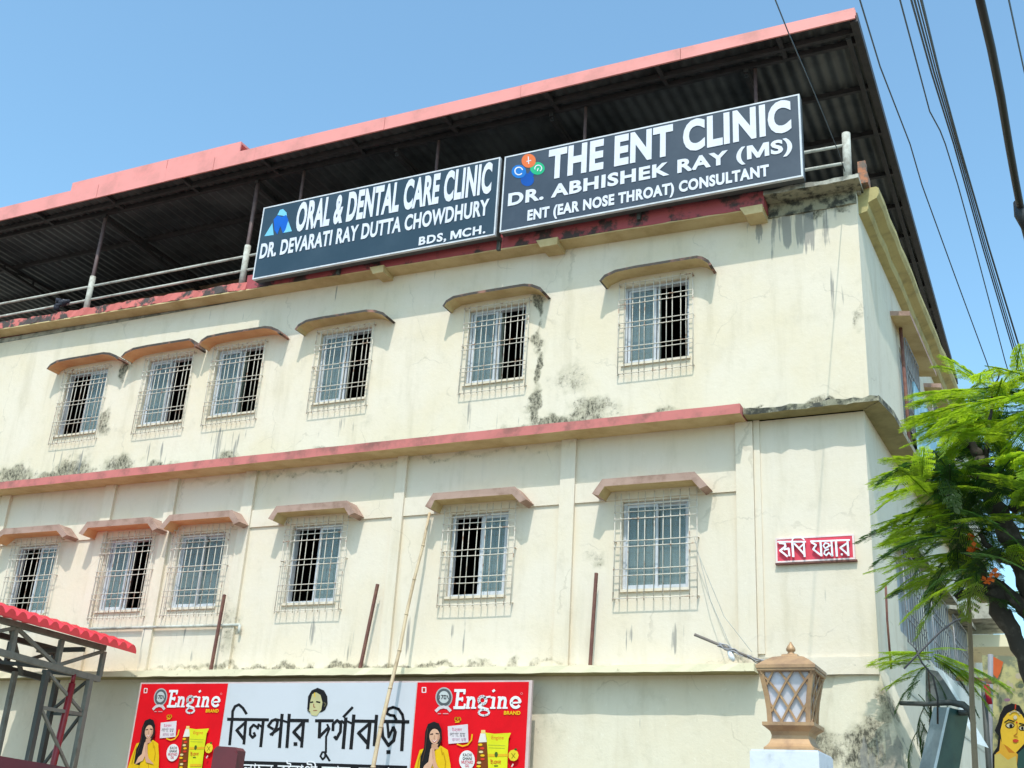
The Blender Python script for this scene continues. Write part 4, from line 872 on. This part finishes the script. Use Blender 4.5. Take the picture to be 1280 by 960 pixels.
# mural wall
YM = 1.5
q = [at(1238, 818, YM), at(1300, 828, YM), at(1236, 975, YM)]
MW = thing('mural_wall', (q[0].x, YM, 0), 'mottled yellow wall painted with the face of a dark haired woman', 'wall')
x0m, x1m, ztm = q[2].x-.05, q[0].x+3.5, q[0].z
build('wall', MB().add([(x0m, YM+.03, 0), (x1m, YM+.03, 0), (x1m, YM+.03, ztm-.4), (q[0].x+.6, YM+.03, ztm-.06), (q[0].x+.25, YM+.03, ztm-.02), (x0m+.1, YM+.03, ztm), (x0m, YM+.25, 0), (x1m, YM+.25, 0), (x1m, YM+.25, ztm-.4), (q[0].x+.6, YM+.25, ztm-.06), (q[0].x+.25, YM+.25, ztm-.02), (x0m+.1, YM+.25, ztm)],
    [(0, 1, 2, 3, 4, 5), (11, 10, 9, 8, 7, 6), (0, 5, 11, 6), (5, 4, 10, 11), (4, 3, 9, 10), (3, 2, 8, 9), (1, 7, 8, 2)]), MURALY, MW)
A = Art(1100, 800, 6, YM, MW)
A.poly([(842, 120), (880, 140), (925, 165), (905, 240), (880, 290), (850, 260)], flat((.62, .13, .04)), 'painting')
A.poly([(860, 680), (885, 620), (900, 560), (930, 500), (985, 475), (1045, 490), (1085, 560), (1130, 700), (1180, 1000), (850, 1000), (842, 860), (880, 800), (890, 720)], bk, 'painting')
A.poly([(925, 590), (955, 550), (1012, 522), (1062, 560), (1098, 620), (1105, 700), (1080, 780), (1020, 845), (965, 835), (915, 775), (903, 680)], flat((.78, .48, .04)), 'painting')
A.poly([(905, 740), (915, 775), (965, 835), (1020, 845), (1035, 860), (1020, 1000), (880, 1000), (870, 850), (895, 830)], flat((.70, .38, .04)), 'painting')
A.poly([(925, 780), (968, 845), (1015, 848), (960, 800)], flat((.55, .20, .02)), 'painting')
A.strokes([arc(975, 640, 32, 20, 0, 360, 12), arc(1068, 660, 26, 18, 0, 360, 12)], 6, bk, 'painting')
A.ell((975, 642), 26, 15, flat((.60, .55, .40)), 12, 'painting'); A.ell((982, 644), 13, 14, bk, 10, 'painting'); A.ell((1066, 662), 20, 13, flat((.60, .55, .40)), 12, 'painting'); A.ell((1068, 662), 11, 12, bk, 10, 'painting')
A.strokes([[(935, 618), (965, 598), (1008, 612)], [(1045, 625), (1075, 632), (1098, 650)]], 8, bk, 'painting'); A.strokes([[(1030, 640), (1028, 700), (1005, 718), (1032, 728)]], 6, flat((.45, .18, .02)), 'painting')
A.poly([(995, 750), (1012, 742), (1035, 748), (1042, 756), (1020, 772), (1000, 765)], flat((.55, .06, .03)), 'painting'); A.ell((1026, 618), 7, 7, flat((.6, .04, .02)), 8, 'painting')
A.strokes([arc(1010, 575, 42, 40, 150, 20, 8)], 9, flat((.70, .62, .42)), 'painting'); A.ell((1015, 582), 14, 16, flat((.6, .55, .4)), 8, 'painting'); A.strokes([[(1018, 482), (1015, 518)]], 9, flat((.5, .05, .02)), 'painting')
A.poly([(860, 860), (900, 850), (960, 900), (1020, 870), (1035, 1000), (860, 1000)], flat((.55, .45, .14)), 'painting'); A.poly([(1035, 850), (1090, 800), (1200, 850), (1200, 1000), (1030, 1000)], flat((.03, .08, .07)), 'painting')
A.poly([(610, 790), (650, 800), (720, 810), (800, 830), (812, 940), (700, 890), (640, 850), (605, 820)], flat((.02, .02, .02)), 'painting') if False else None
for k in range(14):
    rr = random.Random(k+50); u, v = rr.uniform(870, 1250), rr.uniform(190, 470); A.ell((u, v), rr.uniform(10, 26), rr.uniform(12, 34), flat(((.30, .16, .22), (.50, .42, .30), (.13, .15, .10))[k % 3]), 9, 'painting')

# ------------------------------------------------------------------ fern leaved plants
def frond_mesh(L, pairs, w, seed, deep=False, curve=.35, leaflets=7):
    rr = random.Random(seed); mb = MB()
    def rc(t_): return Vector((L*t_*(1-.08*t_), 0, -L*curve*t_*t_))
    pts = [rc(i/8) for i in range(9)]; mb.tube(pts, [.006-.004*i/8 for i in range(9)], 4, 1)
    for i in range(pairs):
        t_ = .10+.88*i/(pairs-1); o = rc(t_); tl = w*math.sin(math.pi*(.12+.80*t_))**.7*rr.uniform(.9, 1.08)
        for sg in (-1, 1):
            dr = Vector((.42+.25*t_, sg*1.0, -.10+rr.uniform(-.12, .08))).normalized(); ax = Vector((1, 0, -curve*1.6*t_)).normalized()
            nl = leaflets
            if rr.random() < .05: continue
            dr = (dr+Vector((rr.uniform(-.12, .12), 0, rr.uniform(-.10, .06)))).normalized(); tl *= rr.uniform(.85, 1.05)
            for k in range(nl):
                if rr.random() < .06: continue
                a = o+dr*tl*(k+.35)/nl+Vector((0, 0, -.25*tl*((k+.5)/nl)**2)); lw = .029*(1-.35*k/nl)*L/.6; ll = tl/nl*.46
                for s2 in (-1, 1):
                    tip = a+ax*lw*s2*1.25+dr*ll*.9; b_ = a+ax*lw*s2*.9-dr*ll*.1
                    mb.add([a-dr*ll*.6, b_, tip+Vector((0, 0, rr.uniform(-.004, .004))), a+dr*ll], [(0, 1, 2, 3)])
    return mb
def place(o, p, az_, elv, roll, sc):
    o.rotation_euler = (Matrix.Rotation(az_, 3, 'Z') @ Matrix.Rotation(-elv, 3, 'Y') @ Matrix.Rotation(roll, 3, 'X')).to_euler(); o.scale = (sc,)*3
YT = -3.0
TREE = thing('tree', (-.05, YT, 0), 'flame tree with bright feathery leaves and dark twisted limbs at the right edge', 'tree')
def limb(pix, r, nm='branch', y=None):
    y = y or [YT]*len(pix); P_ = []; rs = []
    for i in range(len(pix)-1):
        a, b = at(*pix[i], y[i]), at(*pix[i+1], y[i+1])
        for k in range(3):
            f = k/3; P_.append(a.lerp(b, f)+Vector((random.uniform(-.02, .02), 0, random.uniform(-.012, .012)))); rs.append(.8*(r[i]+(r[i+1]-r[i])*f)*random.uniform(.9, 1.12))
    P_.append(at(*pix[-1], y[-1])); rs.append(r[-1]); return build(nm, MB().tube(P_, rs, 9), BARK, TREE, smooth=True)
lo = at(1300, 860, YT)
limb([(1330, 1010), (1300, 865), (1279, 821), (1264, 786), (1249, 762), (1243, 738)], [.14, .12, .085, .085, .10, .085], 'trunk')
limb([(1249, 765), (1252, 745), (1250, 728)], [.06, .04, .04]); limb([(1249, 762), (1237, 732), (1225, 705), (1215, 690)], [.055, .04, .03, .02])
limb([(1310, 785), (1281, 758), (1258, 742), (1243, 728), (1225, 735), (1195, 748)], [.13, .085, .07, .05, .05, .03])
limb([(1310, 785), (1291, 742), (1276, 706), (1266, 680), (1254, 655), (1242, 632), (1232, 605), (1226, 572)], [.13, .12, .11, .11, .105, .10, .085, .06])
limb([(1226, 572), (1214, 556), (1200, 550), (1184, 537)], [.06, .05, .045, .025]); limb([(1214, 556), (1205, 545), (1200, 532)], [.035, .025, .015])
limb([(1241, 598), (1247, 585), (1253, 576)], [.04, .035, .02]); limb([(1240, 625), (1252, 605), (1262, 590), (1285, 570)], [.05, .035, .03, .02])
limb([(1272, 700), (1255, 697), (1240, 692), (1222, 697)], [.07, .055, .05, .03]); limb([(1240, 692), (1232, 680), (1225, 668)], [.035, .03, .02])
limb([(1236, 598), (1205, 597), (1180, 588)], [.018, .012, .007]); limb([(1240, 600), (1262, 594), (1290, 590)], [.02, .018, .012]); limb([(1230, 632), (1222, 625), (1215, 618)], [.03, .018, .01])
limb([(1225, 700), (1205, 690), (1180, 660), (1150, 640)], [.03, .02, .015, .008]); limb([(1232, 570), (1236, 530), (1240, 490), (1250, 462)], [.03, .02, .012, .007]); limb([(1262, 640), (1300, 600), (1340, 540)], [.06, .04, .02])
frs = []
for k in range(6):
    frs.append(build('frond', frond_mesh(.62, 21, .115, k, curve=(.12, .2, .3, .15, .25, .4)[k]), [LEAF, LEAF], TREE, origin=(0, 0, 0)))
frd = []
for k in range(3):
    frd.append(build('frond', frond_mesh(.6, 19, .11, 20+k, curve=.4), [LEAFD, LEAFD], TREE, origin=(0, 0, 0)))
rr = random.Random(77); used = set()
def add_frond(src, px, py, y, az_, elv, sc):
    p = at(px, py, y)
    if src not in used: used.add(src); o = src; o.location = p-LOC[TREE.name]
    else: o = copy_of(src, p, TREE)
    place(o, p, az_, elv, rr.uniform(-.35, .35), sc*rr.uniform(.85, 1.15))
W_ = math.pi
# long fronds reaching left over the side wall (the tips that show), placed by their stem end
for px, py, az_, elv, sc in ((1232, 488, W_+.05, .18, 1.0), (1225, 500, W_-.1, .10, 1.05), (1228, 512, W_+.1, .05, 1.1), (1226, 528, W_, .0, 1.05), (1222, 520, W_+.15, .12, 1.0), (1172, 577, W_+.0, .12, 1.0), (1186, 575, W_-.15, .1, 1.0),
        (1182, 592, W_+.3, -.15, 1.0), (1190, 602, W_+.2, -.1, 1.1), (1197, 625, W_+.1, -.2, 1.15), (1192, 640, W_, -.1, 1.0), (1194, 655, W_-.1, .0, 1.05), (1202, 665, W_+.1, -.05, 1.1), (1195, 676, W_+.05, .1, 1.0), (1204, 690, W_, .05, 1.1),
        (1200, 705, W_+.1, -.1, 1.0), (1205, 700, W_-.2, -.3, 1.0), (1215, 720, W_+.2, -.4, 1.0), (1230, 480, W_+.4, .7, .8), (1240, 500, W_-.6, .6, .8), (1250, 490, -.5, .5, .9), (1262, 505, -.2, .6, 1.0), (1275, 500, .3, .6, 1.0), (1280, 520, .1, .4, 1.0)):
    for q in range(2): add_frond(frs[rr.randrange(6)], px+rr.uniform(-5, 5), py+rr.uniform(-4, 4), YT+rr.uniform(-.5, .6), az_+rr.uniform(-.2, .2), elv+rr.uniform(-.1, .1), sc)
def inside(px, py):
    if py < 560: return px > 1196+max(0, 500-py)*.8 and px < 1500
    if py < 700: return px > 1152
    return px > 1160+(py-700)*.9 and py < 748
cnt = 0
while cnt < 235:
    px, py = rr.uniform(1150, 1420), rr.uniform(455, 745)
    if not inside(px, py): continue
    if 1225 < px < 1300 and py > 690: continue
    if px > 1300 and rr.random() < .5: continue
    cnt += 1; yy = YT+rr.uniform(-.8, .9)
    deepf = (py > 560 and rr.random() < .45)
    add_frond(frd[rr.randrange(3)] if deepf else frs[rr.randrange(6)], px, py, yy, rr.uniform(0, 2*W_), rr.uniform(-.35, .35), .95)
for px, py in ((1213, 690), (1218, 684), (1238, 723), (1245, 716), (1233, 726), (1212, 672)):
    p = at(px, py, YT-.3); mb = MB()
    for k in range(9):
        dd = Vector((rr.uniform(-1, 1), rr.uniform(-1, 1), rr.uniform(-1, 1))).normalized()*.05; n_ = dd.cross(Vector((0, 0, 1))).normalized()*.022
        mb.add([p, p+dd*.6+n_, p+dd, p+dd*.6-n_], [(0, 1, 2, 3)])
    build('blossom', mb, ORANGE, TREE)
# the denser leafage deep inside the crown, joined
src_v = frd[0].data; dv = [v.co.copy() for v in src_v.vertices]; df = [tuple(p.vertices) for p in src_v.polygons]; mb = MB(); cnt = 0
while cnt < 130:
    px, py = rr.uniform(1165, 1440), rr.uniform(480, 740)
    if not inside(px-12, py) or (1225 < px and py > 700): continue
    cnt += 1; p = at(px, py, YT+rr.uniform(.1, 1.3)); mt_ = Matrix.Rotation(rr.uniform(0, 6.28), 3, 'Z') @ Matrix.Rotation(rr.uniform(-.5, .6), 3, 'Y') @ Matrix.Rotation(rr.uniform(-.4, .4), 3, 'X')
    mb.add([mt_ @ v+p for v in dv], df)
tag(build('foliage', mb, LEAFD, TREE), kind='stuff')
# small plant sprouting behind the plinth
PL_ = thing('fern_plant', tuple(at(1150, 960, -.3)), 'small fern leaved sapling sprouting behind the corner plinth', 'plant')
a = at(1162, 935, -.3); b = at(1160, 835, -.3)
build('stem', MB().tube([a-Vector((0, 0, 2)), a, a.lerp(b, .5)+Vector((.02, 0, 0)), b], [.02, .015, .01, .006], 6), BARK, PL_, smooth=True)
for k, (px, py, az_, elv, sc, dp_) in enumerate(((1165, 822, W_, .25, .75, 0), (1168, 815, W_-.4, .1, .7, 0), (1163, 832, W_+.1, -.2, .7, 0), (1166, 820, -.1, -.45, 1.0, 0), (1168, 822, .1, -.6, .95, 1), (1160, 830, W_+.6, -.6, .6, 1), (1160, 838, -.4, -.7, .6, 1), (1168, 818, -.25, -.3, 1.15, 0), (1166, 816, W_-.15, .15, .95, 0), (1164, 824, W_+.25, .0, .9, 0), (1168, 826, .3, -.35, .9, 0),
        (1158, 880, W_, -.9, .6, 1), (1160, 890, -.3, -.8, .6, 1), (1156, 905, W_, -1.1, .6, 1), (1160, 915, 0, -1.1, .6, 1), (1155, 925, W_, -1.2, .6, 1), (1163, 812, .7, .3, .6, 0), (1152, 830, W_-.2, .2, .6, 0), (1150, 822, W_+.1, -.1, .65, 0), (1158, 818, W_-.5, .3, .7, 0), (1170, 824, -.35, -.5, 1.1, 0), (1172, 818, -.05, -.35, 1.1, 0), (1150, 850, W_, -.5, .6, 1), (1148, 868, -.2, -.8, .7, 1), (1152, 880, .5, -.9, .7, 1), (1150, 900, 0, -1.0, .7, 1), (1146, 915, W_-.3, -.9, .6, 1), (1158, 862, -.3, -.8, .7, 1), (1145, 845, W_+.3, -.2, .55, 0), (1165, 900, .4, -.7, .6, 1), (1150, 895, W_+.4, -1.3, .6, 1))):
    src = (frd if dp_ else frs)[k % 3]; p = at(px, py, -.35)
    o = copy_of(src, p, PL_); place(o, p, az_, elv, rr.uniform(-.2, .2), sc*1.2)

# ------------------------------------------------------------------ overhead wires
def wire(pix, r, lb_, mt_=BLACKM, y0=-6.5, y1=2.0, grp='overhead wires'):
    n = len(pix); L_ = [0]
    for a, b in zip(pix[:-1], pix[1:]): L_.append(L_[-1]+math.hypot(a[0]-b[0], a[1]-b[1]))
    pts = []
    for i in range(n-1):
        for k in range(4):
            f = k/4; u = pix[i][0]+(pix[i+1][0]-pix[i][0])*f; v = pix[i][1]+(pix[i+1][1]-pix[i][1])*f
            s_ = (L_[i]+(L_[i+1]-L_[i])*f)/L_[-1]; pts.append(at(u, v, y0+(y1-y0)*s_))
    pts.append(at(*pix[-1], y1)); pts = [pts[0]+(pts[0]-pts[1])*6]+pts
    tag(build('overhead_wire', MB().tube(pts, r, 5), mt_, origin=pts[0], smooth=True), lb_, 'wire', grp)
wire([(962, -18), (984.6, 38.6), (1019, 119), (1048, 190), (1056, 214)], .006, 'thin wire crossing in front of the terrace roof', y1=-.1)
wire([(1070, -16), (1100, 83), (1137.5, 180), (1152, 230), (1193, 343), (1235, 457), (1242, 478)], .0065, 'thin straight wire just right of the roof edge')
wire([(1121, -15), (1145, 75), (1162, 139), (1175, 163), (1181.6, 180), (1197, 230), (1219.5, 312), (1256, 450), (1262, 470)], .0065, 'thin wire with a kink halfway down the sky')
for k, (a, b, c, r) in enumerate(((1139, 1192, 1270, .008), (1143, 1194.5, 1272.5, .008), (1147, 1196.5, 1275, .006), (1151.5, 1198.5, 1279, .011))):
    wire([(a-4, -16), (a, 0), ((a+b)/2-1.5, 90), (b, 180), ((b+c)/2+1.5-4, 310), (c, 450), (c+6, 472)], r, ['leftmost wire of the tight bundle of four', 'second wire from the left in the bundle of four', 'thinnest wire of the bundle of four', 'thickest and rightmost wire of the bundle of four'][k])
wire([(1256, -20), (1261, 0), (1280, 88), (1300, 170)], .007, 'thin wire in the top right corner beyond the thick cable', y1=-2)
pts = [at(u, v, y) for u, v, y in ((1218, -40, -7), (1225, 0, -6.8), (1239, 60, -6.3), (1251, 120, -5.8), (1261, 180, -5.3), (1269, 225, -4.9), (1276, 262, -4.6), (1281, 285, -4.4), (1290, 320, -4))]
TC = thing('thick_cable', tuple(pts[0]), 'thick black cable hanging down the top right corner', 'cable')
build('sheath', MB().tube([pts[0]+(pts[0]-pts[1])*8]+pts, .028, 10), BLACKM, TC, smooth=True)
q = at(1277, 268, -4.6); build('splice', MB().tube([q+Vector((-.02, 0, .12)), q, q+Vector((.02, 0, -.14))], [.03, .055, .03], 8), BLACKM, TC, smooth=True)
